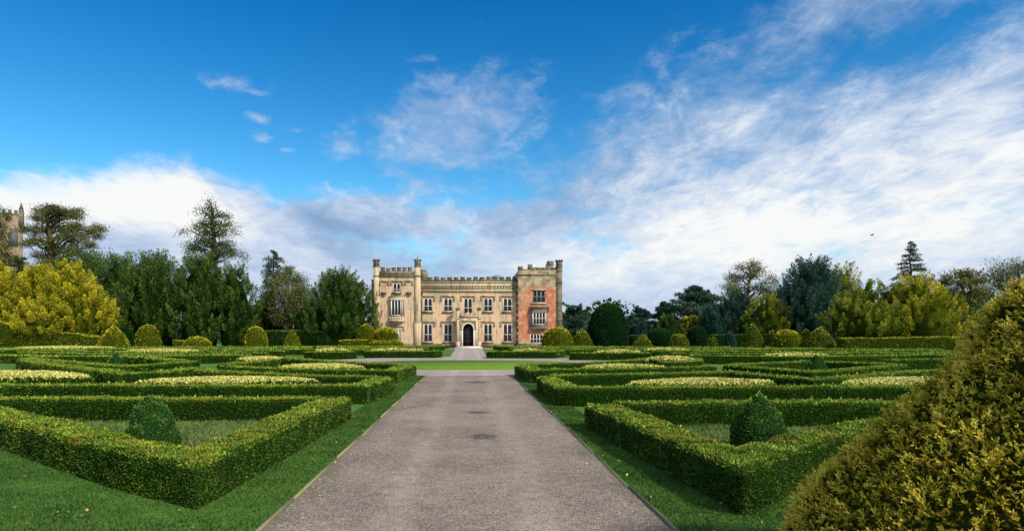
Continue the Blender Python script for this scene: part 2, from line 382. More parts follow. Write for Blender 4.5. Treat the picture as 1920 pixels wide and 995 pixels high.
def revolve(cx, cy, prof, seg=40, rough=.03, seed=1, sx=1, sy=1, z0=0):
    """prof: list of (r, z) from the bottom to the apex"""
    prof = np.array(prof, float); k = len(prof); a = np.arange(seg) / seg * 2 * pi
    V = np.zeros((k, seg, 3)); V[:, :, 0] = cx + prof[:, 0, None] * np.cos(a) * sx; V[:, :, 1] = cy + prof[:, 0, None] * np.sin(a) * sy; V[:, :, 2] = z0 + prof[:, 1, None]
    V = V.reshape(-1, 3); d = V - np.array([cx, cy, z0 + prof[:, 1].max() * .4]); L = lump(V, max(.4, prof[:, 0].max() * .7), seed)
    V += unit(d) * (rough * L)[:, None]; V[:, 2] = np.maximum(V[:, 2], z0)
    i = np.arange(k - 1)[:, None]; j = np.arange(seg)[None]; j2 = (j + 1) % seg
    return V, np.stack([i * seg + j + 0 * i, i * seg + j2, (i + 1) * seg + j2, (i + 1) * seg + j], -1).reshape(-1, 4)
def dome_prof(R, H, n=14, low=.85, shape=1.0, tip=0.0):
    out = []
    for i in range(n + 1):
        t = i / n; z = H * t
        rr = R * (low + (1 - low) * sin(min(1, t / .3) * pi / 2)) * (max(0, 1 - max(0, (t - .25) / .75) ** (2 * shape))) ** (.5 + tip)
        out.append((max(rr, .002), z))
    return out
TOP = 0
def topiary(name, label, cx, cy, prof, m, group=None, rough=.05, seg=40, cov=2.4, k=.0030, **kw):
    global TOP; TOP += 1
    V, Fq = revolve(cx, cy, prof, seg, rough, TOP * 5)
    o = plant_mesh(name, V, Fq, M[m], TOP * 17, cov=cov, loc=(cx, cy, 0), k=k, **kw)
    return tag(o, label, 'topiary', group)

# tapered tube through points
def tube(P, R, seg=7):
    P = np.array(P, float); n = len(P); T = unit(np.gradient(P, axis=0)); ref = np.array([.31, .92, .2])
    A = unit(np.cross(T, ref)); B = np.cross(T, A); a = np.arange(seg) / seg * 2 * pi
    R = np.array(R, float)
    V = (P[:, None] + R[:, None, None] * (A[:, None] * np.cos(a)[None, :, None] + B[:, None] * np.sin(a)[None, :, None])).reshape(-1, 3)
    i = np.arange(n - 1)[:, None]; j = np.arange(seg)[None]; j2 = (j + 1) % seg
    return V, np.stack([i * seg + j + 0 * i, i * seg + j2, (i + 1) * seg + j2, (i + 1) * seg + j], -1).reshape(-1, 4)
def limb(a, b_, r0, r1, r, wob=.12, n=7):
    a = np.array(a, float); b_ = np.array(b_, float); L = np.linalg.norm(b_ - a); t = np.linspace(0, 1, n)[:, None]
    P = a + (b_ - a) * t; off = r.normal(size=(n, 3)) * wob * L * .25; off[0] = 0; off[-1] *= .4
    P += off * np.sin(t * pi * .9) + np.array([0, 0, 1]) * (np.sin(t * pi) * L * .05)
    return P, np.linspace(r0, r1, n)

# ---- a box / prism collector for masonry
class MBx:
    def __init__(s): s.V = []; s.F = []
    def box(s, x0, x1, y0, y1, z0, z1):
        o = len(s.V); s.V += [(x, y, z) for x in (x0, x1) for y in (y0, y1) for z in (z0, z1)]
        for q in ((0, 1, 3, 2), (4, 6, 7, 5), (0, 4, 5, 1), (2, 3, 7, 6), (0, 2, 6, 4), (1, 5, 7, 3)): s.F.append(tuple(o + i for i in q))
        return s
    def prism(s, cx, cy, rad, z0, z1, n=8, rad1=None, rot=pi / 8):
        rad1 = rad if rad1 is None else rad1; o = len(s.V)
        for (z, rr) in ((z0, rad), (z1, rad1)):
            s.V += [(cx + rr * cos(rot + 2 * pi * i / n), cy + rr * sin(rot + 2 * pi * i / n), z) for i in range(n)]
        for i in range(n): j = (i + 1) % n; s.F.append((o + i, o + j, o + n + j, o + n + i))
        s.F.append(tuple(o + n + i for i in range(n))); s.F.append(tuple(o + i for i in range(n))[::-1]); return s
    def poly_xz(s, pts, y0, y1):
        """extrude an x,z outline between y0 (front) and y1"""
        o = len(s.V); n = len(pts); s.V += [(x, y0, z) for x, z in pts] + [(x, y1, z) for x, z in pts]
        s.F.append(tuple(o + i for i in range(n))); s.F.append(tuple(o + n + i for i in range(n))[::-1])
        for i in range(n): j = (i + 1) % n; s.F.append((o + i, o + n + i, o + n + j, o + j))
        return s
    def wall(s, x0, x1, z0, z1, y, holes, depth=.25):
        """front wall sheet in plane y with rectangular holes (hx0,hx1,hz0,hz1) and reveals going back"""
        xs = sorted({x0, x1, *[h[0] for h in holes], *[h[1] for h in holes]}); zs = sorted({z0, z1, *[h[2] for h in holes], *[h[3] for h in holes]})
        for a, b_ in zip(xs[:-1], xs[1:]):
            for c, d in zip(zs[:-1], zs[1:]):
                mx, mz = (a + b_) / 2, (c + d) / 2
                if any(h[0] < mx < h[1] and h[2] < mz < h[3] for h in holes): continue
                o = len(s.V); s.V += [(a, y, c), (b_, y, c), (b_, y, d), (a, y, d)]; s.F.append((o, o + 1, o + 2, o + 3))
        for (a, b_, c, d) in holes:
            for q in (((a, c), (a, d)), ((b_, d), (b_, c)), ((a, d), (b_, d)), ((b_, c), (a, c))):
                o = len(s.V); (p0, p1), (p2, p3) = q
                s.V += [(p0, y, p1), (p2, y, p3), (p2, y + depth, p3), (p0, y + depth, p1)]; s.F.append((o, o + 1, o + 2, o + 3))
        return s
    def quad(s, *p): o = len(s.V); s.V += list(p); s.F.append(tuple(o + i for i in range(len(p)))); return s
    def make(s, name, m, parent=None, loc=(0, 0, 0)): return obj(name, np.array(s.V), s.F, m, parent, loc)

# ================================================================== ground, paths
def sheet(name, pts, z, m):
    return tag(obj(name, np.array([(x, y, z) for x, y in pts]), [tuple(range(len(pts)))], m), kind='structure')
sheet('ground', [(-1500, -300), (1500, -300), (1500, 2500), (-1500, 2500)], 0, M['grass'])
CY = 39.3
ring = []
def ell(rx, rz, n=96, cy=CY): return [(rx * sin(2 * pi * i / n), cy - rz * cos(2 * pi * i / n)) for i in range(n)]
# the path widens slightly where it meets the circle: straight run + ellipse as separate flush sheets, 4 mm apart
sheet('gravel_path', [(-1.93, -6), (1.90, -6), (1.85, 27.6), (-1.88, 27.6)], .004, M['gravel'])
sheet('gravel_ring_path', [(x, y) for x, y in ell(10.6, 12.2)], .008, M['gravel2'])
sheet('house_path', [(-1.6, 50.5), (1.45, 50.5), (1.7, 80.1), (-1.8, 80.1)], .012, M['gravel2'])
sheet('house_terrace', [(-20, 80), (20, 80), (20, 86.5), (-20, 86.5)], .016, M['gravel2'])
lw = ell(7.3, 5.8, cy=37.4)
V = [(x, y, .045) for x, y in lw] + [(x * 1.004, 37.4 + (y - 37.4) * 1.004, .0) for x, y in lw]; n = len(lw)
tag(obj('round_lawn', np.array(V), [tuple(range(n))] + [(i, (i + 1) % n, n + (i + 1) % n, n + i)[::-1] for i in range(n)], M['lawn']), kind='structure')
for nm, s_, mt in (('left', -1, 'timber'), ('right', 1, 'timber2')):
    r = np.random.default_rng(3 + s_); V = []; Fq = []; y = .4; x0_ = (1.93 if s_ < 0 else 1.885) * s_; xs = [x0_]
    while y < 26.8:      # separate boards, butted with small gaps, each a little out of line
        L_ = r.uniform(1.7, 2.5); xa_ = x0_ + r.normal(0, .010); xb_ = x0_ + r.normal(0, .010); za_ = r.uniform(.012, .042); zb_ = za_ + r.normal(0, .006); t_ = .010; o = len(V)
        V += [(xa_ - t_, y, -.03), (xa_ - t_, y, za_), (xa_ + t_, y, za_), (xa_ + t_, y, -.03), (xb_ - t_, y + L_ - .02, -.03), (xb_ - t_, y + L_ - .02, zb_), (xb_ + t_, y + L_ - .02, zb_), (xb_ + t_, y + L_ - .02, -.03)]
        for q in ((0, 1, 5, 4), (1, 2, 6, 5), (2, 3, 7, 6), (0, 3, 2, 1), (4, 5, 6, 7)): Fq.append(tuple(o + k for k in q))
        y += L_
    tag(obj('path_edging', np.array(V), Fq, M[mt], loc=(xs[0], 0.5, 0)), 'pale weathered timber board edging the left side of the gravel path' if s_ < 0 else 'mossy dark timber board edging the right side of the gravel path', 'path edging')

# ================================================================== parterre hedges
GB = 'golden variegated box beds'
hedge('nearest hedge on the left, a V pointing at the path round the left cone bush', [(-11.4, 13.1), (-7.37, 10.05), (-4.9, 8.13), (-3.75, 7.26), (-3.07, 6.86), (-2.96, 10), (-2.84, 13.2)], .62)
hedge('nearest hedge on the right, a V pointing at the path round the right cone bush', [(11.4, 12.8), (7.3, 10.1), (5.6, 8.92), (4.5, 8.1), (3.7, 7.4), (2.98, 6.72), (2.80, 9), (2.58, 12.0)], .62)
hedge('straight hedge behind the left cone bush, backing the nearest left plot', [(-14.5, 13.0), (-3.2, 13.0)], .6)
hedge('straight hedge behind the right cone bush, backing the nearest right plot', [(14.5, 12.4), (2.95, 12.25)], .6)
hedge('long hedge of the second plot on the left, straight across then turning along the path', [(-22, 16.8), (-12, 16.5), (-6, 16.33), (-2.95, 16.31), (-2.69, 19.6)], .62)
hedge('long hedge of the second plot on the right, straight across then turning along the path', [(22, 16.6), (12, 16.0), (2.58, 15.76), (2.47, 19.6)], .62)
hedge('curving hedge at the back of the second left plot, swinging away from the path', [(-3.0, 19.75), (-5.3, 20.3), (-7.5, 21.5), (-9.1, 22.7), (-10.5, 23.8)], .6)
hedge('wavy hedge at the back of the second right plot, dipping to a V', [(2.8, 20.3), (5.25, 21.0), (8.0, 21.8), (9.5, 22.2), (10.0, 20.5), (10.4, 18.6), (11.3, 19.0), (13.2, 20.4), (15.5, 22.0), (18.5, 23.8)], .6)
hedge('outer V hedge of the middle left plot, pointing at the viewer', [(-24, 33), (-20.2, 29), (-15.5, 24.5), (-13.2, 22.4), (-11.5, 20.7), (-10.9, 21.2), (-10.8, 24.6)], .6, .5)
hedge('inner V hedge of the middle left plot, in front of the middle left cone', [(-25.5, 35.3), (-21.8, 32.1), (-18.8, 29.6), (-16.3, 27.5), (-14.7, 26.3), (-14.3, 28), (-14.0, 31.2)], .6)
hedge('hedge behind the middle left cone, running back from the middle left V', [(-26, 36.5), (-23, 39.3), (-19, 36.5), (-15.0, 32.3)], .6)
hedge('inner V hedge of the middle right plot, in front of the middle right cone', [(11.6, 27.4), (12.1, 24.9), (12.55, 22.6), (13.8, 23.2), (16, 24.9), (19.3, 27.4)], .6)
hedge('hedge behind the middle right cone, closing its diamond', [(12.0, 27.9), (14.3, 29.2), (17.2, 31.2), (19.6, 28.3)], .6)
hedge('hedge of the third left plot, crossing to the path end by the round lawn', [(-10.6, 26.7), (-8.8, 25.3), (-6.2, 23.8), (-3.0, 23.3), (-2.71, 27.5)], .62)
hedge('hedge of the third right plot, crossing to the path end by the round lawn', [(10.3, 26.1), (5.4, 24.3), (2.61, 23.3), (2.35, 27.5)], .62)
hedge('hedge along the near left curve of the ring path', [(-3.0, 28.0), (-6.4, 30.6), (-9.9, 34.6), (-12.7, 38.3)], .6)
hedge('hedge along the near right curve of the ring path', [(2.7, 27.8), (5.5, 29.3), (8.1, 32), (10.8, 35.6)], .6)
hedge('short hedge running away beside the left golden bed, ending the third left plot', [(-10.9, 27.2), (-10.6, 29.6), (-10.3, 32)], .6, .5)
hedge('short hedge block at the left edge of the third right golden bed', [(9.2, 29.3), (11.3, 30.6), (12.4, 33.5)], .6, .5)
hedge('short dark hedge block at the far right of the middle right plot', [(21.6, 31.8), (27, 33.2), (33, 35.5)], .6, .5)
hedge('taller leafy hedge at the far left edge, side on to the light', [(-52, 60), (-42, 51), (-32.5, 43.5)], .7, .75, 'box_far')
hedge('dark hedge left of the house path, facing the round lawn', [(-8.3, 48.8), (-5, 48.6), (-2.9, 48.7), (-2.5, 50)], .6, .5)
hedge('dark hedge right of the house path, facing the round lawn', [(2.0, 50), (1.7, 47.8), (4, 47.6), (6.4, 47.6), (7.6, 50.5)], .6, .5)
hedge('yellow-green hedge left of the ring path, level with the lawn', [(-12.5, 47), (-10.5, 46.2), (-8.7, 46.9)], .6, .5)
hedge('dark straight hedge right of the ring path, level with the lawn', [(7.3, 44.3), (12.9, 43.9)], .6, .5)
# further rows, fanning to both sides (each its own hedge)
ordn = ['fourth', 'fifth', 'sixth', 'seventh', 'eighth', 'ninth']
for sd, nm in ((-1, 'left'), (1, 'right')):
    r = np.random.default_rng(40 + sd)
    rows = [(38, 14, 34), (43, 14.5, 38), (48.5, 15, 44), (54.5, 5.5, 46), (60.5, 4.0, 50), (67, 5, 55)]
    for i, (z, xa, xb) in enumerate(rows):
        pts = []; x = xa; ph = r.uniform(0, 6); a_ = (1.6, 1.3, 1.9, .7, 1.1, .8)[i]
        while x < xb: 
            pts.append((sd * x, z + a_ * abs(((x + ph) / 9) % 2 - 1) * 2 - a_ + .06 * (x - xa) * (1 if i < 4 else -.02))); x += 2.25
        hedge('low zigzag hedge in the %s row %s of the path, counted from the viewer' % (ordn[i], nm), pts, .5, .5, 'box_far', cov=2.2)
hedge('thin hedge under the golden domes, in front of the left wing of the house', [(-22, 69), (-14, 70.5), (-4.5, 71), (-3.2, 74)], .7, .5, 'box_far')
hedge('thin hedge in front of the red brick tower, behind the right golden bed', [(3.2, 74), (4.2, 70.5), (9, 70), (15, 69)], .7, .5, 'box_far')

def bed(label, cx, cy, L, W, rot=0.0, h=.40):
    """lens-shaped clipped bed: dark green sides, golden leafy top"""
    global TOP; TOP += 1; n = 44; a = np.arange(n) / n * 2 * pi; rings = []
    c, s_ = cos(rot), sin(rot)
    for (f_, z) in ((.97, 0), (1, h * .45), (1, h * .8), (.93, h), (.6, h * 1.12), (.25, h * 1.2), (.003, h * 1.22)):
        x = L * np.cos(a) * f_; y = W * np.sin(a) * (1 - .35 * np.cos(a) ** 2) * f_
        rings.append(np.stack([cx + x * c - y * s_, cy + x * s_ + y * c, np.full(n, z)], 1))
    V = np.concatenate(rings); V += (lump(V, .4, TOP) * .02)[:, None] * np.array([1, 1, .6]); V[:, 2] = np.maximum(V[:, 2], 0)
    i = np.arange(6)[:, None]; j = np.arange(n)[None]; j2 = (j + 1) % n
    Fq = np.stack([i * n + j + 0 * i, i * n + j2, (i + 1) * n + j2, (i + 1) * n + j], -1).reshape(-1, 4)
    r = np.random.default_rng(TOP); d0 = math.hypot(cx, cy)
    P, N, d, idx = scatter(V, Fq, lambda d: 2.4 / leafsize(d, .0036) ** 2, r); s = leafsize(d, .0036)
    LV, LF = leaves(P - N * s[:, None] * .2, N, s * 1.15, r, .9, .55, .35)
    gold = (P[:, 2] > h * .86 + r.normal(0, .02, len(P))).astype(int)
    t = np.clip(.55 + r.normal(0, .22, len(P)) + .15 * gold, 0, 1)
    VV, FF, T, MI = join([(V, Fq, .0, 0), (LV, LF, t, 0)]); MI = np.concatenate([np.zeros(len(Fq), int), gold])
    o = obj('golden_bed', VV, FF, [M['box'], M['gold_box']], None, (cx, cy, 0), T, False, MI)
    return tag(o, label, 'flower bed', GB)
bed('pale golden lens-shaped bed in the second left plot, nearest on the left beside the path', -7.4, 18.9, 2.75, 1.0, .10)
bed('pale golden lens-shaped bed in the second right plot, nearest on the right beside the path', 6.9, 18.2, 2.35, .95, .16)
bed('pale golden bed cut off by the left edge of the photo', -16.0, 21.4, 3.3, 1.5, -.25)
bed('pale golden bed partly hidden behind the big golden bush on the right', 13.2, 18.2, 2.6, 1.35, .3)
bed('pale golden bed in the third left plot, in front of the left ring hedge', -6.5, 27.0, 1.95, 1.5, -.2)
bed('pale golden bed in the third right plot, in front of the right ring hedge', 6.7, 26.6, 1.9, 1.5, .2)
bed('small pale golden bed left of the ring path, by the short hedge', -12.1, 35.5, 1.3, 1.4)
bed('rounded pale golden bed on the short hedge block right of the ring path', 10.6, 32.2, 1.25, 1.6, .2, .52)
bed('far golden bed at the left, before the clipped golden hedge', -40.5, 61.5, 4.8, 2.6, .1, .5)
bed('far golden bed behind the middle left cone', -24.5, 49, 2.9, 2.2, 0, .5)
bed('far golden bed in front of the dark yew trees on the left', -11.6, 52.0, 1.4, 1.3, 0, .5)
bed('thin golden bed behind the dark hedge left of the house path', -6.0, 51.6, 2.3, .9, 0, .5)
bed('golden bed behind the dark straight hedge right of the ring path', 11.2, 46.2, 1.8, 1.3, 0, .5)
bed('far golden bed between the conical yews on the right', 20.5, 38.5, 2.0, 1.2, 0, .5)
bed('thin golden bed in front of the small golden domes on the right', 17.2, 53.5, 2.0, 1.0, 0, .5)
bed('thin golden bed behind the dark hedge right of the house path', 4.9, 50.6, 1.3, .8, 0, .5)

# dry grass inside the two near plots
sheet('left_plot_grass', [(-3.2, 12.8), (-3.1, 7.4), (-4.2, 7.7), (-7.5, 10.5), (-11.2, 13)], .006, M['drygrass'])
sheet('right_plot_grass', [(3.0, 12.1), (3.0, 7.3), (4.0, 7.8), (7.3, 10.4), (10.5, 12.2)], .006, M['drygrass'])

# ================================================================== cone bushes and topiary
def cone_prof(R, H, n=16, p=1.25, foot=.88):
    return [(max(.004, R * min(1, foot + (1 - foot) * (i / n) / .12) * (1 - (i / n) ** p) ** .78), H * i / n) for i in range(n + 1)]
CG = 'dark green cone bushes in the parterre plots'
topiary('cone_bush', 'dark green cone bush in the nearest left plot', -4.95, 9.55, cone_prof(.41, .87, p=1.9, foot=.93), 'cone', CG, .06, 48, k=.003, lo=.02, cov=3)
topiary('cone_bush', 'dark green cone bush in the nearest right plot', 4.52, 9.55, cone_prof(.43, .91, p=1.7, foot=.93), 'cone', CG, .06, 48, k=.003, lo=.02, cov=3)
topiary('cone_bush', 'small cone bush in the middle left plot', -19, 33, cone_prof(.5, .88), 'cone', CG, .05)
topiary('cone_bush', 'small cone bush in the middle right plot', 16.4, 29, cone_prof(.52, .92), 'cone', CG, .05)
topiary('cone_bush', 'tiny cone bush far off on the left, before the dark yews', G(588, 664)[0], 58, cone_prof(.35, .8), 'cone', CG, .05)
topiary('cone_bush', 'tiny cone bush far right, beside the leaning olive cone', (1549 - PX0) / F * 62, 62, cone_prof(.45, 1.35), 'cone', CG, .05)
def at(px, Z): return (px - PX0) / F * Z
def H(py, Z): return E + (HY - py) / F * Z
def tp(name, label, x0, x1, yt, Z, m, kind='dome', group=None, **kw):
    cx = at((x0 + x1) / 2, Z); R = (x1 - x0) / 2 / F * Z; h = H(yt, Z)
    pr = dome_prof(R, h, 16, **kw) if kind == 'dome' else cone_prof(R, h, 16, kw.get('p', 1.25))
    return topiary(name, label, cx, Z, pr, m, group, .07, 36, k=.0022)
YG = 'golden clipped yews around the parterre'
tp('clipped_yew', 'golden clipped yew dome right of the red brick tower', 1016, 1074, 613, 74, 'gold_yew', group=YG, low=.95)
tp('clipped_yew', 'golden-green clipped cone between the brick tower dome and the huge dark dome', 1069, 1113, 617, 76, 'olive', 'cone', YG, p=1.7)
tp('clipped_yew', 'huge dark green clipped dome right of the house', 1102, 1178, 567, 78, 'dome', low=.9)
tp('clipped_yew', 'small olive cone right of the huge dark dome', 1186, 1224, 627, 72, 'olive', 'cone', YG, p=1.6)
tp('clipped_yew', 'small golden-topped dome before the yellow autumn bush', 1255, 1291, 626, 72, 'olive', 'dome', YG, low=.95)
tp('clipped_yew', 'tiny olive dome between the dark clipped column and the yellow bush', 1327, 1345, 632, 72, 'olive', 'dome', YG, low=.95)
tp('clipped_yew', 'narrow blue-green clipped column', 1359, 1379, 622, 72, 'blue', 'dome', low=.97, shape=1.6)
tp('clipped_yew', 'tall olive cone left of the broad orange-green dome', 1391, 1432, 606, 66, 'olive', 'cone', YG, p=1.6)
tp('clipped_yew', 'broad orange-green dome between two olive cones', 1449, 1502, 618, 64, 'gold_yew', 'dome', YG, low=.95)
tp('clipped_yew', 'pale green dome tucked behind the broad orange-green dome', 1496, 1528, 619, 68, 'olive', 'dome', YG, low=.95)
tp('clipped_yew', 'olive cone beside the dark shadowed opening, right of the broad dome', 1509, 1566, 614, 62, 'olive', 'cone', YG, p=1.7)
tp('clipped_yew', 'golden clipped dome below the big golden bush, left', 184, 242, 612, 66, 'gold_yew', 'cone', YG, p=1.7)
tp('clipped_yew', 'dark green dome behind the two left golden domes', 214, 250, 612, 77, 'dome', 'dome', low=.95)
tp('clipped_yew', 'bright golden beehive dome, second from the left', 256, 299, 609, 72, 'gold_yew', 'dome', YG, low=.95)
tp('clipped_yew', 'low flat golden clipped bush right of the bright beehive dome', 345, 395, 631, 74, 'gold_yew', 'dome', YG, low=.97)
tp('clipped_yew', 'golden-green beehive dome under the dark yews', 459, 501, 612, 74, 'gold_yew', 'dome', YG, low=.95)
tp('clipped_yew', 'small golden cone before the dark gap in the trees', 532, 564, 618, 74, 'gold_yew', 'cone', YG, p=1.5)
tp('clipped_yew', 'upright golden dome at the corner of the left tower', 668, 706, 607, 80, 'gold_yew', 'dome', YG, low=.95)
# two-tiered golden bush
Z = 76; cx = at(724, Z); c_ = [(1.9, 0), (2.1, .35), (2.05, .8), (1.5, 1.15), (1.45, 1.3), (1.5, 1.6), (1.35, 2.1), (.95, 2.5), (.45, 2.72), (.01, 2.8)]
topiary('clipped_yew', 'two-tiered golden bush below the left tower windows', cx, Z, c_, 'gold_yew', YG, .07, 36, k=.0022)
def wallhedge(label, pts, width, hts, m, group=None):
    global TOP; TOP += 1
    V, Fq = sweep(pts, width, 1.0, .3, .04, TOP); xs = np.array([p[0] for p in pts]); o = np.argsort(xs)
    V[:, 2] *= np.interp(V[:, 0], xs[o], np.array(hts)[o]); c = np.mean(np.array(pts), 0)
    V[:, 2] += lump(V, 1.5, TOP) * .08 * (V[:, 2] > 1)
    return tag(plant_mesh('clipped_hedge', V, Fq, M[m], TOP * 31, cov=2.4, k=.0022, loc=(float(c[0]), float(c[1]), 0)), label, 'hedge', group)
wallhedge('sloping golden-green clipped hedge under the big golden bush on the left', [(-62, 65), (-50.3, 66), (-40.5, 67)], 1.8, [4.4, 3.1, 1.55], 'olive')
wallhedge('golden-green clipped hedge wall under the long golden conifers on the right', [(36.0, 59.5), (48, 58), (56, 55)], 1.5, [1.45, 1.6, 1.7], 'olive')
wallhedge('low golden clipped hedge before the dark yews, left of the house', [(-36.5, 76), (-33.5, 76)], 1.0, [1.1, 1.1], 'olive')
wallhedge('low golden strip of hedge left of the two-tiered bush', [(-16.2, 77), (-12.2, 77)], 1.0, [1.1, 1.2], 'gold_yew')
wallhedge('dark clipped yew hedge closing the garden left of centre', [(-30, 82), (-14, 82)], 1.5, [2.3, 2.3], 'yew')
wallhedge('dark clipped yew hedge running behind the small domes on the right', [(21, 80), (44, 78)], 2.0, [1.7, 1.9], 'yew')
tp('clipped_yew', 'dark clipped drum behind the small olive cone', 1214, 1260, 616, 76, 'dome', 'dome', low=.97, shape=2.2)
tp('clipped_yew', 'dark narrow drum behind the golden-topped dome', 1290, 1325, 610, 77, 'dome', 'dome', low=.97, shape=1.6)

# ================================================================== near golden yew (right foreground)
def near_bush():
    r = np.random.default_rng(77)
    cx, cy = 3.87, 3.21
    zr = [(0, 1.80), (.25, 1.92), (.5, 1.92), (.7, 1.85), (.91, 1.67), (1.06, 1.51), (1.29, 1.34), (1.39, 1.23), (1.55, 1.10), (1.65, 1.04), (1.79, .95), (1.89, .90), (2.02, .77), (2.13, .63), (2.3, .38), (2.38, .18), (2.4, .01)]
    zz = np.concatenate([np.linspace(0, 2.3, 38), [2.34, 2.38, 2.395, 2.4]]); prof = [(float(np.interp(z, [q[0] for q in zr], [q[1] for q in zr])), float(z)) for z in zz]
    V, Fq = revolve(cx, cy, prof, 110, .05, 9)
    V += unit(V - np.array([cx, cy, 1.2])) * (lump(V, .16, 31) * .06)[:, None]
    V[:, 2] = np.maximum(V[:, 2], 0)
    o = thing('golden_yew_bush', (cx, cy, 0), 'big golden-green yew bush filling the right foreground corner', 'bush')
    P, N, d, idx = scatter(V, Fq, lambda d: np.where(d < 5.2, 850, 180), r); n = len(P)
    # sprigs: a shoot axis with needles around it
    ax = unit(N + .75 * unit(r.normal(size=(n, 3))) + np.array([0, 0, .35])); L = r.uniform(.035, .10, n); tone = np.clip(.5 + lump(P, .12, 12) * .42 + lump(P, .5, 13) * .15 + r.normal(0, .14, n), 0, 1)
    Vs, Ts = [], []
    K_ = 13
    for k in range(K_):
        f_ = k / (K_ - 1); base = P + ax * (L * f_)[:, None] - N * .02
        dirn = unit(ax * (.35 + .9 * f_) + .85 * unit(np.cross(ax, r.normal(size=(n, 3)))))
        ln = r.uniform(.018, .036, n)[:, None] * (1.1 - .35 * f_); sd = unit(np.cross(dirn, r.normal(size=(n, 3)))) * ln * .19
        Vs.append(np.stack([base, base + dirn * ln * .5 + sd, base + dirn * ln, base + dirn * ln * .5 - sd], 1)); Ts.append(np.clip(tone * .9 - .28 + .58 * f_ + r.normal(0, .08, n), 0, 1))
    LV = np.stack(Vs, 1).reshape(-1, 3); T = np.maximum(np.stack(Ts, 1).reshape(-1), .12)
    VV, FF, TT, MI = join([(V, Fq, .0, 0), (LV, np.arange(len(LV)).reshape(-1, 4), T, 0)])
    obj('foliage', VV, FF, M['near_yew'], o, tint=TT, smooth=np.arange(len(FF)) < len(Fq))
    tr = tube(*limb((cx, cy, 0), (cx + .05, cy, 2.0), .14, .03, r)); obj('trunk', tr[0], tr[1], M['bark'], o, smooth=True)
near_bush()

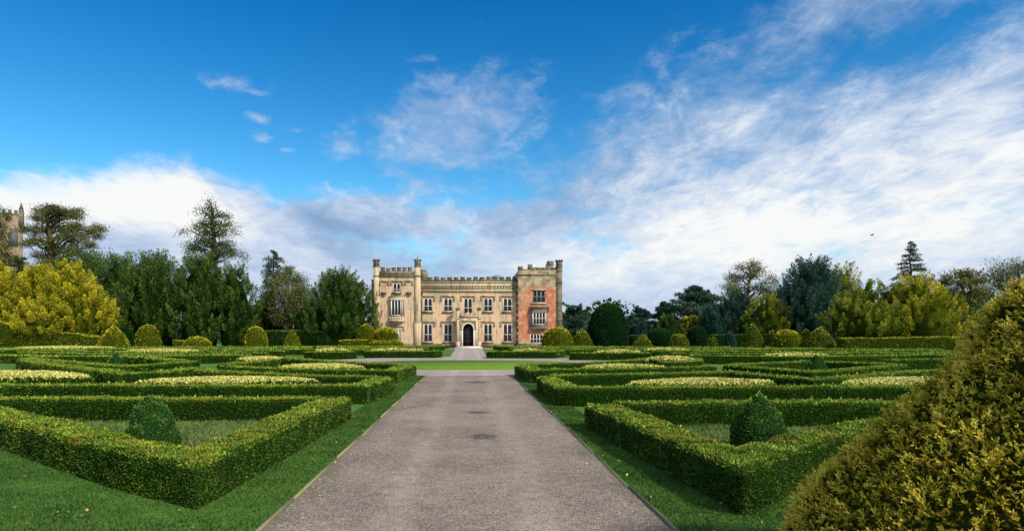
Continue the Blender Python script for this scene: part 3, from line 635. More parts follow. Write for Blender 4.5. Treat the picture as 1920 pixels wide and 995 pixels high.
# ================================================================== trees
def tree(kind, name, label, px0, px1, ytop, Z, m, group=None, ybot=None, seed=0, dens=1.0, leaf=None, trunk='bark', gap=.0, depth=None, slant=0, cat='tree', clusters=(), droop=.6, lobes=None):
    r = np.random.default_rng(abs(seed + int(px0) * 3 + 1))
    X = at((px0 + px1) / 2, Z); R = (px1 - px0) / 2 / F * Z; Ht = H(ytop, Z); zb = max(.25, H(ybot, Z)) if ybot else .4
    Ry = depth or min(R, 4.5); s = leaf or .0024 * Z
    o = thing(name, (X, Z, 0), label, cat, group)
    parts = []; tparts = []
    th = Ht * (.55 if kind in ('yew', 'mound') else .93)
    tp_ = limb((X, Z, 0), (X + slant, Z, th), (.018 if kind in ('fir', 'larch') else .014 if kind == 'bough' else .03) * Ht + .05, (.003 if kind in ('fir', 'larch') else .01) * Ht, r, .05, 9); tparts.append(tube(*tp_))
    C = []; CR = []; AX = []
    if kind in ('yew', 'mound'):
        n = int((150 if kind == 'yew' else 230) * dens * max(.6, (R * Ht) / 25)); rr = Ry
        # solid lumpy core, the crown's inner shade painted in as its darkest tint
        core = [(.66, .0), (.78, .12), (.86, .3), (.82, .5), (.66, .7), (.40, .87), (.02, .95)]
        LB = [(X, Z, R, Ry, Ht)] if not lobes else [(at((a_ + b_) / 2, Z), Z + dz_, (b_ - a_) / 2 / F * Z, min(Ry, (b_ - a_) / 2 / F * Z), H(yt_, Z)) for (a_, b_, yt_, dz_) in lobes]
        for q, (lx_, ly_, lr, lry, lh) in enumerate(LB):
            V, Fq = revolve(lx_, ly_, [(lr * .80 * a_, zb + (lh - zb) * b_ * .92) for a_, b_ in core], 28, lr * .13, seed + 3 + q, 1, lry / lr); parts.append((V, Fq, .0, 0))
        wgt = np.array([l[2] * (l[4] - zb) for l in LB]); wgt = wgt / wgt.sum(); pick = r.choice(len(LB), n, p=wgt)
        for q in range(n):
            lx_, ly_, lr, lry, lh = LB[pick[q]]
            a = r.uniform(0, 2 * pi); t = r.random() ** .8; prof_r = np.interp(t, [0, .12, .35, .6, .8, 1], [.82, .95, 1, .86, .60, .12])
            k = r.uniform(.74, 1.03) * (1 + .11 * sin(3 * a + seed + px0) + .07 * sin(7 * a + t * 9 + px0)); C.append((lx_ + lr * prof_r * k * cos(a), ly_ + lry * prof_r * k * sin(a), zb + (lh - zb) * t * .88))
            out = np.array([cos(a) * .45, sin(a) * .45, 1 if kind == 'yew' else .75]); AX.append(out / np.linalg.norm(out)); CR.append(r.uniform(.4, .95) * (Ht / 9) * (1 if kind == 'yew' else .78))
        C = np.array(C); AX = np.array(AX); CR = np.array(CR); nl = int(100 * max(.5, min(2, (.2 / s) ** 1.3)))
        idx = np.repeat(np.arange(len(C)), nl); t = r.random(len(idx)); rad = CR[idx] * (.30 if kind == 'yew' else .40) * np.sin(np.clip(t, 0.02, 1) ** .7 * pi) ** .8 * r.uniform(.25, 1.25, len(idx))
        sidev = unit(np.cross(AX[idx], r.normal(size=(len(idx), 3))))
        P = C[idx] + AX[idx] * (CR[idx] * 1.9 * t)[:, None] + sidev * rad[:, None]
        keep = P[:, 2] > zb * .6; P = P[keep]; idx = idx[keep]; sidev = sidev[keep]; t = t[keep]
        LV, LF = leaves(P, unit(sidev + AX[idx] * 1.2), np.full(len(P), s), r, .55, .42, .25)
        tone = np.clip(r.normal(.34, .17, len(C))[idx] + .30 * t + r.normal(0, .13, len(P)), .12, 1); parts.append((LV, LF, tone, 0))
    elif kind in ('broad', 'sparse', 'round'):
        n = int((60 if kind == 'sparse' else 95) * dens); pts = []
        for _ in range(n):
            v = r.normal(size=3); v /= np.linalg.norm(v); k = r.uniform(.35, 1) ** .5
            c_ = np.array([X + slant * .1 + v[0] * R * .86 * k, Z + v[1] * Ry * .86 * k, zb + (Ht - zb) * (.5 + .46 * v[2] * k)]); pts.append(c_)
        pts = np.array(pts)
        for i in range(min(n, 42 if kind == 'sparse' else 22)):
            c_ = pts[i]; h0 = np.clip((c_[2] - zb) * .55 + zb * .6, .2 * Ht, .85 * Ht); ii = h0 / th
            st = np.array([X + slant * ii, Z, min(h0, th * .97)]); P_, R_ = limb(st, c_, .012 * Ht * (1.25 - ii * .8), .012, r, .25); tparts.append(tube(P_, R_, 5))
            for _ in range(3):
                e2 = c_ + r.normal(size=3) * R * .2; e2[2] += .3; tparts.append(tube(*limb(P_[4], e2, .035, .01, r, .3, 4), 4))
        nl = int((95 if kind == 'sparse' else 190) * dens * (1 - gap)); idx = np.repeat(np.arange(n), nl); cr = R * r.uniform(.13, .27, n)
        P = pts[idx] + r.normal(size=(len(idx), 3)) * cr[idx][:, None] * np.array([.62, .62, .48])
        P = P[P[:, 2] > zb * .7]; idx = idx[:len(P)]
        LV, LF = leaves(P, unit(r.normal(size=(len(P), 3))), np.full(len(P), s), r, .6, .6)
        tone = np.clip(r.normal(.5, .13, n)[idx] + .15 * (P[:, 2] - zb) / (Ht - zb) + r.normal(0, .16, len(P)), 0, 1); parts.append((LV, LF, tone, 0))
    elif kind == 'bough':
        cl = []
        for (qx, qy) in clusters:
            for _ in range(3):
                cl.append(np.array([at(qx + r.normal(0, 5), Z), Z + r.normal(0, 1.6), H(qy + r.normal(0, 4), Z)]))
        cl = np.array(cl)
        for c_ in cl:
            h0 = min(th * .95, max(.35 * Ht, c_[2] - abs(c_[0] - X) * (.75 if droop < .5 else .3) - .6)); st = np.array([X + slant * h0 / th, Z, h0]); P_, R_ = limb(st, c_, .007 * Ht, .012, r, .22); tparts.append(tube(P_, R_, 5))
            for _ in range(4):
                tparts.append(tube(*limb(P_[int(r.integers(3, 6))], c_ + r.normal(size=3) * np.array([.9, .6, .6]), .03, .008, r, .3, 4), 4))
        nl = int(250 * dens); idx = np.repeat(np.arange(len(cl)), nl); side = np.sign(cl[:, 0] - X)[idx]
        off = r.normal(size=(len(idx), 3)) * np.array([.62, .55, .36]); off[:, 2] -= droop * np.abs(r.normal(size=len(idx))) * .5 + droop * .3 * np.maximum(0, off[:, 0] * side)
        P = cl[idx] + off; LV, LF = leaves(P, unit(r.normal(size=(len(P), 3)) + np.array([0, 0, -droop])), np.full(len(P), s), r, .6, .5)
        parts.append((LV, LF, np.clip(r.normal(.45, .16, len(cl))[idx] + r.normal(0, .16, len(P)), .12, 1), 0))
    elif kind in ('fir', 'cedar', 'larch'):
        nb = int({'fir': 80, 'cedar': 70, 'larch': 46}[kind] * dens); Ps = []; Ns = []; ts = []
        for i in range(nb):
            t = (i + r.random()) / nb; h0 = zb + (Ht - zb) * t * .985
            if kind == 'fir': reach = R * (1.02 - t) ** .85 * r.uniform(.7, 1.1) + .12
            elif kind == 'cedar': reach = R * np.interp(t, [0, .5, .85, 1], [1, .95, .6, .15]) * r.uniform(.55, 1.05)
            else: reach = R * np.interp(t, [0, .15, .35, .6, .8, 1], [.9, 1.0, .72, .6, .55, .12]) * r.uniform(.45, 1.08)
            a = r.uniform(0, 2 * pi); rise = {'fir': -.05, 'cedar': .10, 'larch': -.02}[kind] * reach + r.normal(0, .08) * reach
            ii = min(1, h0 / th); st = np.array([X + slant * ii, Z, min(h0, th * 1.05)]); en = st + np.array([cos(a) * reach, sin(a) * reach * Ry / R, rise])
            P_, R_ = limb(st, en, .010 * Ht * (1.1 - t) + .015, .012, r, .12); tparts.append(tube(P_, R_, 5))
            nl = int({'fir': 210, 'cedar': 330, 'larch': 170}[kind] * dens * (reach / R + .15) * (1 - gap)); u = r.uniform(.22 if kind != 'larch' else .3, 1.02, nl)
            q = st + (en - st) * u[:, None]; wv = reach * .24 * (1.1 - u * .6) + .1
            per = np.array([-sin(a), cos(a), 0]); q = q + per * (r.normal(size=nl) * wv * .7)[:, None] + np.array([0, 0, 1]) * (r.normal(size=nl) * .07 * (2.2 if kind == 'larch' else 1.2) * (reach ** .5) - (.16 * reach * u ** 2 if kind == 'larch' else .03 * reach))[:, None] 
            Ps.append(q); Ns.append(np.tile(np.array([cos(a) * .5, sin(a) * .5, .5 if kind != 'larch' else -.4]), (nl, 1))); ts.append(np.full(nl, r.normal(.42, .13)))
        P = np.concatenate(Ps); LV, LF = leaves(P, np.concatenate(Ns), np.full(len(P), s), r, .8, .38)
        parts.append((LV, LF, np.clip(np.concatenate(ts) + r.normal(0, .14, len(P)), 0, 1), 0))
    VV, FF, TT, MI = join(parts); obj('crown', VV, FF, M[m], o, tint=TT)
    tv, tf, _, _ = join([(a, b_, 0, 0) for a, b_ in tparts]); obj('trunk', tv, tf, M[trunk], o, smooth=True)
    return o
T = tree
# left side, back to front
T('sparse', 'autumn_tree', 'thin autumn tree in front of the church tower at the left edge', -50, 28, 374, 110, 'autumn', ybot=560, depth=3.5, dens=1.3)
T('bough', 'autumn_tree', 'tall thinning tree with a bare broken top, right of the church tower', 46, 178, 376, 105, 'autumn', dens=1.5, droop=.1, slant=-2.3, leaf=.26, clusters=((80, 396), (104, 392), (112, 400), (126, 395), (138, 405), (66, 408), (95, 412), (150, 420), (163, 432), (56, 432), (78, 428), (110, 426), (132, 430), (148, 446), (60, 456), (90, 450), (120, 452), (165, 452), (75, 476), (105, 474), (140, 470), (62, 500), (95, 500), (128, 496), (152, 490), (115, 520)))
T('broad', 'dark_tree', 'dark tree below the thinning tree, behind the big golden bush', 95, 215, 462, 98, 'yew', ybot=610, dens=1.3)
T('yew', 'yew_tree', 'dark yew behind the golden bush, leftmost of the yew row', 175, 268, 474, 94, 'yew2')
T('cedar', 'dark_cedar', 'dark loose conifer filling the left corner behind the golden bush', -40, 110, 478, 96, 'yew', ybot=640, dens=1.2)
T('bough', 'larch_tree', 'tall ragged larch with drooping boughs rising above the yews', 346, 458, 379, 100, 'yew2', dens=.7, slant=-.3, droop=.8, leaf=.24, clusters=((399, 388), (388, 398), (410, 400), (420, 412), (428, 424), (380, 415), (395, 412), (372, 430), (396, 432), (410, 428), (360, 444), (384, 448), (352, 462), (370, 466), (398, 458), (424, 456), (438, 462), (448, 472), (412, 476), (392, 482), (365, 484), (432, 474)))
T('yew', 'yew_tree', 'broad dark yew left of the ragged larch', 228, 352, 473, 88, 'yew2', dens=1.2)
T('yew', 'yew_tree', 'broad yew below the ragged larch', 330, 424, 474, 86, 'yew2', dens=1.1)
T('yew', 'yew_tree', 'yew right of the ragged larch, with a shoulder sloping down', 398, 482, 498, 87, 'yew2', trunk='palebark')
T('yew', 'yew_tree', 'low dark yew filling the gap behind the small golden cone', 455, 540, 560, 96, 'yew')
T('larch', 'light_conifer', 'slim light green conifer with a spiky top, left of the round yew', 474, 550, 466, 98, 'cedar', ybot=560, dens=1.3)
T('sparse', 'pale_tree', 'pale green weeping tree with a light trunk left of the round yew', 494, 584, 497, 92, 'pale', ybot=620, trunk='palebark', dens=1.7)
T('yew', 'yew_tree', 'dark yew between the pale tree and the round yew', 540, 625, 560, 90, 'yew')
T('yew', 'yew_tree', 'large rounded yew with upright plumes beside the house', 566, 706, 506, 84, 'yew2', dens=1.3)
T('mound', 'golden_bush', 'big bright golden bush on the left, above the sloping hedge', 18, 216, 490, 71, 'gold_yew', ybot=634, dens=2.0, depth=5, cat='bush', lobes=((22, 118, 496, .5), (80, 182, 491, 0), (110, 216, 540, -1.5), (20, 100, 560, -2), (60, 190, 575, -2.5)))
T('mound', 'golden_bush', 'golden bush cut off by the left edge of the photo', -90, 34, 488, 73, 'gold_yew', ybot=630, dens=1.2, depth=4.5, cat='bush')
T('yew', 'yew_tree', 'low dark yew under the leftmost golden bush', -60, 60, 565, 76, 'yew', ybot=625)
# right side
T('cedar', 'cedar_tree', 'flat-topped cedar just right of the brick tower', 1040, 1118, 574, 105, 'cedar', dens=1.3, leaf=.32)
T('cedar', 'cedar_tree', 'spreading dark cedar behind the huge clipped dome', 1165, 1232, 578, 110, 'blue', dens=1.2, leaf=.34)
T('cedar', 'cedar_tree', 'blue-green cedar behind the small olive cone', 1215, 1276, 566, 104, 'cedar', dens=1.3, leaf=.32)
T('cedar', 'cedar_tree', 'tall spreading blue cedar left of the bare-limbed tree', 1240, 1372, 535, 100, 'cedar', dens=1.5, leaf=.32)
T('mound', 'yellow_bush', 'yellow and orange autumn bush before the cedars', 1272, 1318, 592, 86, 'gold_yew', dens=.8, cat='bush')
T('bough', 'bare_limbed_tree', 'thinning brown-green tree standing above the yews right of the cedars', 1360, 1450, 489, 104, 'autumn', dens=.8, droop=.1, leaf=.23, clusters=((1385, 515), (1398, 500), (1412, 494), (1424, 508), (1438, 528), (1449, 546), (1374, 530), (1394, 520), (1413, 516), (1388, 540), (1422, 535), (1434, 552), (1370, 548), (1402, 538), (1366, 538), (1444, 560), (1405, 555), (1380, 560)))
T('yew', 'yew_tree', 'dark green yew below the thinning brown-green tree', 1330, 1425, 547, 88, 'blue')
T('yew', 'golden_conifer', 'golden-green conifer left of the tall blue conifer', 1400, 1482, 551, 82, 'olive')
T('yew', 'blue_conifer', 'tall dark blue-green conifer, the tallest right of the house', 1456, 1582, 484, 82, 'blue', dens=1.3)
T('yew', 'golden_conifer', 'narrow golden conifer peeping above, right of the tall blue conifer', 1548, 1616, 500, 84, 'olive')
T('fir', 'fir_tree', 'pointed dark fir with layered branches above the golden conifers', 1655, 1760, 450, 88, 'blue', ybot=578, dens=1.0)
T('yew', 'golden_conifer', 'left half of the long golden conifer bank over the hedge wall', 1546, 1690, 522, 66, 'olive', dens=1.2, ybot=640, lobes=((1552, 1640, 545, 0), (1600, 1665, 524, 1), (1640, 1700, 530, .5), (1560, 1690, 575, -1.5)))
T('yew', 'golden_conifer', 'tallest golden-topped conifer of the bank, below the fir', 1650, 1808, 513, 65, 'gold_yew', dens=1.3, ybot=645, lobes=((1670, 1765, 514, 0), (1730, 1800, 540, 0), (1655, 1780, 560, -1.5)))
T('round', 'round_tree', 'round-headed autumn tree right of the fir', 1762, 1842, 494, 92, 'autumn', ybot=600, dens=1.0)
T('fir', 'dark_conifer', 'dark conifer under the round-headed autumn tree', 1765, 1850, 548, 90, 'blue', dens=1.3)
T('sparse', 'grey_tree', 'sparse grey-green tree behind the near bush at the right edge', 1835, 1985, 482, 95, 'pale', ybot=610, dens=1.9, depth=5)
T('broad', 'dark_tree', 'dark tree low behind the near golden bush', 1800, 1960, 560, 88, 'yew')
T('yew', 'yew_tree', 'low dark yew between the yellow autumn bush and the blue-green column', 1300, 1372, 575, 84, 'blue', dens=.9)
T('yew', 'yew_tree', 'low dark shrubby yew right of the huge clipped dome', 1172, 1222, 598, 84, 'blue', dens=.8)
T('yew', 'yew_tree', 'low dark yew behind the dark clipped drum', 1222, 1288, 590, 86, 'yew', dens=.9)
T('yew', 'yew_tree', 'dark yew in shade behind the tall olive cone', 1372, 1440, 590, 80, 'yew', dens=.9)
# distant wood behind everything closes the horizon
r = np.random.default_rng(8); Vp = []; Np = []
for i in range(260):
    a = r.uniform(-175, 190); b_ = r.uniform(125, 150); hh = r.uniform(5, 9.5); n = 130; rr = r.uniform(2.5, 4.5)
    v = unit(r.normal(size=(n, 3))); Vp.append(np.array([a, b_, hh * .45]) + v * np.array([rr, rr, hh * .5])); Np.append(v)
P = np.concatenate(Vp); LV, LF = leaves(P, np.concatenate(Np), np.full(len(P), .9), r, .8, .6)
tag(obj('distant_wood', LV, LF, M['yew'], tint=np.clip(r.normal(.45, .2, len(P)), 0, 1)), 'dark band of distant woodland behind the house and garden trees', 'woodland', kind='stuff')

# ================================================================== the house
def stone_nodes(base, warm, grey, blocks=(.9, .36), patch=.35, dark=0.0):
    def f(b, p):
        geo = b.new('ShaderNodeNewGeometry'); P = geo.outputs['Position']; x, y, z = b.sep(P)
        v = b.xyz(b.m('ADD', x, b.m('MULTIPLY', y, .83)), z, 0.0)
        br = b.new('ShaderNodeTexBrick'); b.l.new(v, br.inputs['Vector']); br.inputs['Scale'].default_value = 1
        br.inputs['Brick Width'].default_value = blocks[0]; br.inputs['Row Height'].default_value = blocks[1]; br.inputs['Mortar Size'].default_value = .014
        br.inputs['Color1'].default_value = (*base, 1); br.inputs['Color2'].default_value = (*warm, 1); br.inputs['Mortar'].default_value = (*[c * .8 for c in base], 1)
        n = b.noise(P, .45, 6, .65); n2 = b.noise(P, 2.4, 5, .7)
        c = b.mix(b.mr(n, .44, .64, 0, .85), br.outputs['Color'], grey)
        c = b.mix(b.mr(n2, .50, .72, 0, .45), c, warm)
        # rain streaks and soot: narrow vertical stains
        st = b.noise(b.xyz(b.m('MULTIPLY', x, 1.8), y, b.m('MULTIPLY', z, .25)), 1.5, 6, .75)
        c = b.mix(b.mr(st, .49, .68, 0, .72 + dark), c, (.085, .078, .062))
        b.l.new(c, p.inputs['Base Color']); p.inputs['Roughness'].default_value = .9; p.inputs['Specular IOR Level'].default_value = .15
        bp = b.new('ShaderNodeBump'); bp.inputs['Strength'].default_value = .5; bp.inputs['Distance'].default_value = .03
        b.l.new(b.m('ADD', n2, b.m('MULTIPLY', br.outputs['Fac'], -.6)), bp.inputs['Height']); b.l.new(bp.outputs[0], p.inputs['Normal'])
    return f
M['stone'] = mat('house_stone', stone_nodes((.66, .51, .35), (.74, .50, .34), (.42, .36, .26)))
M['palestone'] = mat('pale_dressed_stone', stone_nodes((.60, .49, .33), (.64, .50, .34), (.46, .41, .31)))
M['darkstone'] = mat('weathered_stone', stone_nodes((.16, .145, .10), (.30, .25, .17), (.085, .09, .065), patch=.6, dark=.2))
M['hoodstone'] = mat('hood_stone', stone_nodes((.44, .34, .23), (.50, .37, .24), (.28, .25, .18)))
M['frame'] = simple('pale_window_stone', (.74, .70, .64), .7)
M['greyframe'] = simple('grey_window_stone', (.30, .29, .27), .8)
def f(b, p):
    tc = b.new('ShaderNodeTexCoord'); n = b.noise(tc.outputs['Object'], 1.7, 3)
    b.l.new(b.mix(n, (.008, .010, .016), (.035, .04, .055)), p.inputs['Base Color']); p.inputs['Roughness'].default_value = .12; p.inputs['Specular IOR Level'].default_value = .2
M['glass'] = mat('dark_window_glass', f)
M['palepane'] = simple('pale_shutter', (.42, .44, .50), .5)
M['door'] = simple('dark_door_paint', (.018, .014, .028), .45)
M['greenglass'] = simple('lantern_glass', (.16, .34, .36), .15, .6)
M['lead'] = simple('lead_roof', (.12, .13, .14), .6)
def f(b, p):
    geo = b.new('ShaderNodeNewGeometry'); P = geo.outputs['Position']; x, y, z = b.sep(P)
    v = b.xyz(b.m('ADD', x, b.m('MULTIPLY', y, .83)), z, 0.0)
    br = b.new('ShaderNodeTexBrick'); b.l.new(v, br.inputs['Vector']); br.inputs['Scale'].default_value = 1; br.inputs['Brick Width'].default_value = .3; br.inputs['Row Height'].default_value = .12
    br.inputs['Mortar Size'].default_value = .012; br.inputs['Color1'].default_value = (.50, .12, .06, 1); br.inputs['Color2'].default_value = (.60, .19, .09, 1); br.inputs['Mortar'].default_value = (.40, .28, .2, 1)
    n = b.noise(P, .6, 6, .68); n2 = b.noise(P, 1.8, 6, .7)
    wall = b.mix(b.mr(n2, .46, .62, 0, .8), br.outputs['Color'], (.62, .40, .26)); wall = b.mix(b.mr(b.noise(P, 1.3, 5, .7), .55, .68, 0, .6), wall, (.30, .09, .06))
    st = b.mix(b.mr(b.noise(P, 1.1, 5), .4, .65), (.50, .40, .26), (.20, .18, .13))
    up = b.mr(z, 7.0, 10.2, -.20, .62); left = b.m('ADD', b.mr(x, 6.9, 8.9, .36, 0.0), b.mr(x, 10.8, 12.2, 0.0, .16)); bot = b.mr(z, 1.2, .4, 0, .5)
    m_ = b.mr(b.m('ADD', b.m('ADD', n, b.m('MULTIPLY', b.m('SUBTRACT', n2, .5), .5)), b.m('ADD', b.m('ADD', up, left), bot)), .60, .76)
    c = b.mix(m_, wall, st)
    b.l.new(c, p.inputs['Base Color']); p.inputs['Roughness'].default_value = .92; p.inputs['Specular IOR Level'].default_value = .12
    bp = b.new('ShaderNodeBump'); bp.inputs['Strength'].default_value = .5; bp.inputs['Distance'].default_value = .03; b.l.new(n2, bp.inputs['Height']); b.l.new(bp.outputs[0], p.inputs['Normal'])
M['redbrick'] = mat('red_brick_with_stone_patches', f)

FY = 86.0; SC = F / FY
def hx(px): return (px - PX0) / SC
def hz(py): return E + (HY - py) / SC
house = thing('manor_house', (0, FY, 0), 'castellated pale stone manor house with two towers, one of them red brick', 'house')
def window(cx, y, z0, ww, hh, n=2, transoms=(.45,), arched=True, fm='frame', pm='glass', label=None, bars=0):
    """stone window frame set in an opening; child pane"""
    x0, x1, z1 = cx - ww / 2, cx + ww / 2, z0 + hh; t = .10; mb = MBx(); ya, yb = y + .03, y + .16
    mb.box(x0, x0 + t, ya, yb, z0, z1).box(x1 - t, x1, ya, yb, z0, z1).box(x0 + t, x1 - t, ya, yb, z0, z0 + t).box(x0 + t, x1 - t, ya, yb, z1 - t, z1)
    lw = (ww - 2 * t - (n - 1) * .11) / n
    for i in range(n):
        a = x0 + t + i * (lw + .11)
        if i: mb.box(a - .11, a, ya, yb, z0 + t, z1 - t)
        for tr in transoms:
            zz = z0 + hh * tr; mb.box(a, a + lw, ya + .01, yb, zz - .035, zz + .035)
        if arched:
            ah = lw * .62; zt = z1 - t; N_ = 6
            for s_ in (0, 1):
                pts = [(a + lw / 2, zt)] + ([(a, zt)] if s_ == 0 else [(a + lw, zt)])
                pts += [(a + lw * .5 * (1 - cos(u)) if s_ == 0 else a + lw - lw * .5 * (1 - cos(u)), zt - ah + ah * sin(u) ** .8) for u in np.linspace(0, pi / 2, N_)]
                if s_: pts = pts[::-1]
                mb.poly_xz(pts, ya + .01, yb - .01)
    fr = mb.make('window', M[fm], house)
    if label: fr['label'] = label
    MBx().quad((x0 + .02, y + .17, z0 + .02), (x1 - .02, y + .17, z0 + .02), (x1 - .02, y + .17, z1 - .02), (x0 + .02, y + .17, z1 - .02)).make('pane', M[pm], fr)
    return (x0, x1, z0, z1)
def hood(x0, x1, z, y, drop=.45, m='hoodstone'):
    mb = MBx(); mb.box(x0, x1, y - .16, y - .003, z, z + .13).box(x0, x0 + .13, y - .14, y - .003, z - drop, z).box(x1 - .13, x1, y - .14, y - .003, z - drop, z)
    mb.box(x0 - .06, x0 + .19, y - .17, y - .003, z - drop - .12, z - drop).box(x1 - .19, x1 + .06, y - .17, y - .003, z - drop - .12, z - drop)
    mb.make('hood_mould', M[m], house)
def sill(x0, x1, z, y, m='darkstone', d=.2, h=.16): MBx().box(x0, x1, y - d, y - .003, z - h, z).make('sill', M[m], house)
def merlons(mb, x0, x1, y0, y1, z0, h, n, ratio=.56, capd=.06, jit=None):
    w_ = (x1 - x0) / (n - 1 + ratio) 
    for i in range(n):
        a = x0 + i * w_; hh = h * (1 if jit is None else jit.uniform(.72, 1.1))
        mb.box(a, a + w_ * ratio, y0, y1, z0, z0 + hh * .8).box(a - capd * .5, a + w_ * ratio + capd * .5, y0 - capd, y1 + capd, z0 + hh * .8 + .002, z0 + hh)
# --- central range
ZC = hz(545); ZP = hz(530); ZT = hz(519)
upx = [(802.5, 559, 584), (840, 559, 584), (877.5, 559, 590), (915, 559, 584), (951.5, 559, 584)]; lox = [(802.5, 607, 641), (840, 607, 641), (915, 607, 641), (951.5, 607, 641)]
holes = []; wins = []
for i, (cx, a, c) in enumerate(upx): ww = 1.24; holes.append((hx(cx) - ww / 2, hx(cx) + ww / 2, hz(c), hz(a))); wins.append((hx(cx), hz(c), ww, hz(a) - hz(c), (.42,), i))
for i, (cx, a, c) in enumerate(lox): ww = 1.24; holes.append((hx(cx) - ww / 2, hx(cx) + ww / 2, hz(c), hz(a))); wins.append((hx(cx), hz(c), ww, hz(a) - hz(c), (.42,), i + 5))
xL, xR = hx(787), hx(971)
mb = MBx(); mb.wall(xL, xR, 0, ZC, FY, holes); mb.make('front_wall', M['stone'], house); MBx().box(xL, xR, FY + 13.7, FY + 14, 0, ZC).make('rear_wall', M['stone'], house)
for (cx, z0, ww, hh, tr, i) in wins:
    window(cx, FY, z0, ww, hh, 2, tr, True, 'frame', 'glass')
    hood(cx - 1.0, cx + .98, z0 + hh + .24, FY)
    if i != 2: sill(cx - .78, cx + .78, z0, FY)
mb = MBx().box(xL, xR, FY - .18, FY - .003, ZC - .12, ZC + .12).box(xL, xR, FY - .06, FY + .5, ZC + .123, ZP).box(xL, xR, FY - .16, FY + .5, ZP + .003, ZP + .15)
mb.make('cornice', M['palestone'], house)
mb = MBx().box(xL, xR, FY - .02, FY + .35, ZP + .153, ZP + .42)
jr = np.random.default_rng(4); merlons(mb, xL + .2, xR - .1, FY - .02, FY + .33, ZP + .422, ZT - ZP - .42, 15, .68, .06, jr)
for i in range(30):   # little arcs of the frieze
    a = xL + .3 + i * (xR - xL - .6) / 30; mb.box(a, a + .12, FY - .10, FY - .06, ZC + .35, ZC + .72).box(a + .12, a + .34, FY - .10, FY - .06, ZC + .62, ZC + .72)
for i in range(46):   # openwork of small pierced arches over the frieze
    a = xL + .2 + i * (xR - xL - .4) / 46; hh = jr.uniform(.10, .22) if i > 25 else .08
    mb.box(a, a + .10, FY - .08, FY - .022, ZP + .17, ZP + .40).box(a - .02, a + .12, FY + .02, FY + .2, ZP + .424, ZP + .424 + hh)
mb.make('parapet', M['darkstone'], house)
MBx().box(xL, xR, FY + .6, FY + 13.9, ZP - .4, ZP - .1).make('roof', M['lead'], house)
# plinth
for q in ((hx(702), hx(776), FY - 1.02, FY - .803, 0, .62), (xL, hx(856), FY - .22, FY - .003, 0, .55), (hx(900), xR, FY - .22, FY - .003, 0, .55), (xR, hx(1044), FY - .97, FY - .753, 0, .6)): MBx().box(*q).make('plinth', M['darkstone'], house)
# --- left tower
TY = FY - .8; SC2 = F / TY
x0, x1 = (702 - PX0) / SC2, (784 - PX0) / SC2; zt = hz(517)
o1 = ((731 - PX0) / SC2, (756 - PX0) / SC2, hz(593), hz(561)); w1 = ((736.5 - PX0) / SC2, (751 - PX0) / SC2, hz(548), hz(531.5)); w0 = ((734 - PX0) / SC2, (752.5 - PX0) / SC2, hz(648), hz(616))
mb = MBx(); mb.wall(x0, x1, 0, zt, TY, [w1, w0]); mb.box(x0, x0 + .3, TY + .003, FY + 9, 0, zt - .003).box(x1 - .3, x1, TY + .003, FY + 9, 0, zt - .003).box(x0 + .3, x1 - .3, FY + 8.7, FY + 9, 0, zt - .003)
mb.make('left_tower_wall', M['stone'], house)
window((w1[0] + w1[1]) / 2, TY, w1[2], w1[1] - w1[0], w1[3] - w1[2], 2, (.3,), True, 'frame', 'glass')
window((w0[0] + w0[1]) / 2, TY, w0[2], w0[1] - w0[0], w0[3] - w0[2], 3, (.5,), True, 'frame', 'palepane', 'pale glazed garden door with three lights')
hood((733 - PX0) / SC2, (756 - PX0) / SC2, hz(528.5), TY, .35); hood((712.5 - PX0) / SC2, (729 - PX0) / SC2, hz(528.5), TY, .35); hood((759.5 - PX0) / SC2, (775 - PX0) / SC2, hz(528.5), TY, .35)
hood((728 - PX0) / SC2, (758 - PX0) / SC2, hz(612), TY, .35)
sill((735 - PX0) / SC2, (753 - PX0) / SC2, hz(548), TY, 'darkstone', .22, .3)
for c in (720, 767): MBx().box((c - 5 - PX0) / SC2, (c + 5 - PX0) / SC2, TY - .35, TY - .003, hz(551), hz(548)).box((c - 2.5 - PX0) / SC2, (c + 2.5 - PX0) / SC2, TY - .25, TY - .003, hz(555), hz(551) - .003).make('corbel', M['darkstone'], house)
def bay(xa, xb, y, z0, z1, n, tr, proj, top, bot, fm, mats):
    """canted bay: three window faces under a stone head"""
    c = .38 * (proj / .6)
    z2, zb = top, bot
    for (za, zb_, e) in ((z1, z2, .08), (zb, z0, .06)):
        mb = MBx()
        P = [(xa - e, y - .003), (xa + c - e, y - proj - e), (xb - c + e, y - proj - e), (xb + e, y - .003)]; o = len(mb.V)
        mb.V += [(a, b_, za + .002) for a, b_ in P] + [(a, b_, zb_ - .002) for a, b_ in P]
        for i in range(3): mb.F.append((o + i, o + i + 1, o + 5 + i, o + 4 + i))
        mb.F.append((o, o + 1, o + 2, o + 3)); mb.F.append((o + 7, o + 6, o + 5, o + 4))
        mb.make('bay_masonry', M[mats], house)
    window((xa + xb) / 2, y - proj, z0, xb - xa - 2 * c, z1 - z0, n, tr, False, fm, 'glass')
    for s_, (p0, p1) in ((0, ((xa, y), (xa + c, y - proj))), (1, ((xb - c, y - proj), (xb, y)))):
        m3 = MBx(); 
        for k in range(3):
            u = k / 2; px_, py_ = p0[0] + (p1[0] - p0[0]) * u, p0[1] + (p1[1] - p0[1]) * u; m3.prism(px_, py_ + .05, .055, z0, z1, 6)
        fr = m3.make('side_light', M[fm], house); MBx().quad((p0[0], p0[1] + .08, z0), (p1[0], p1[1] + .08, z0), (p1[0], p1[1] + .08, z1), (p0[0], p0[1] + .08, z1)).make('pane', M['glass'], fr)
bay(o1[0] - .1, o1[1] + .1, TY, hz(592), hz(563), 3, (), .55, hz(556), hz(600), 'frame', 'palestone')
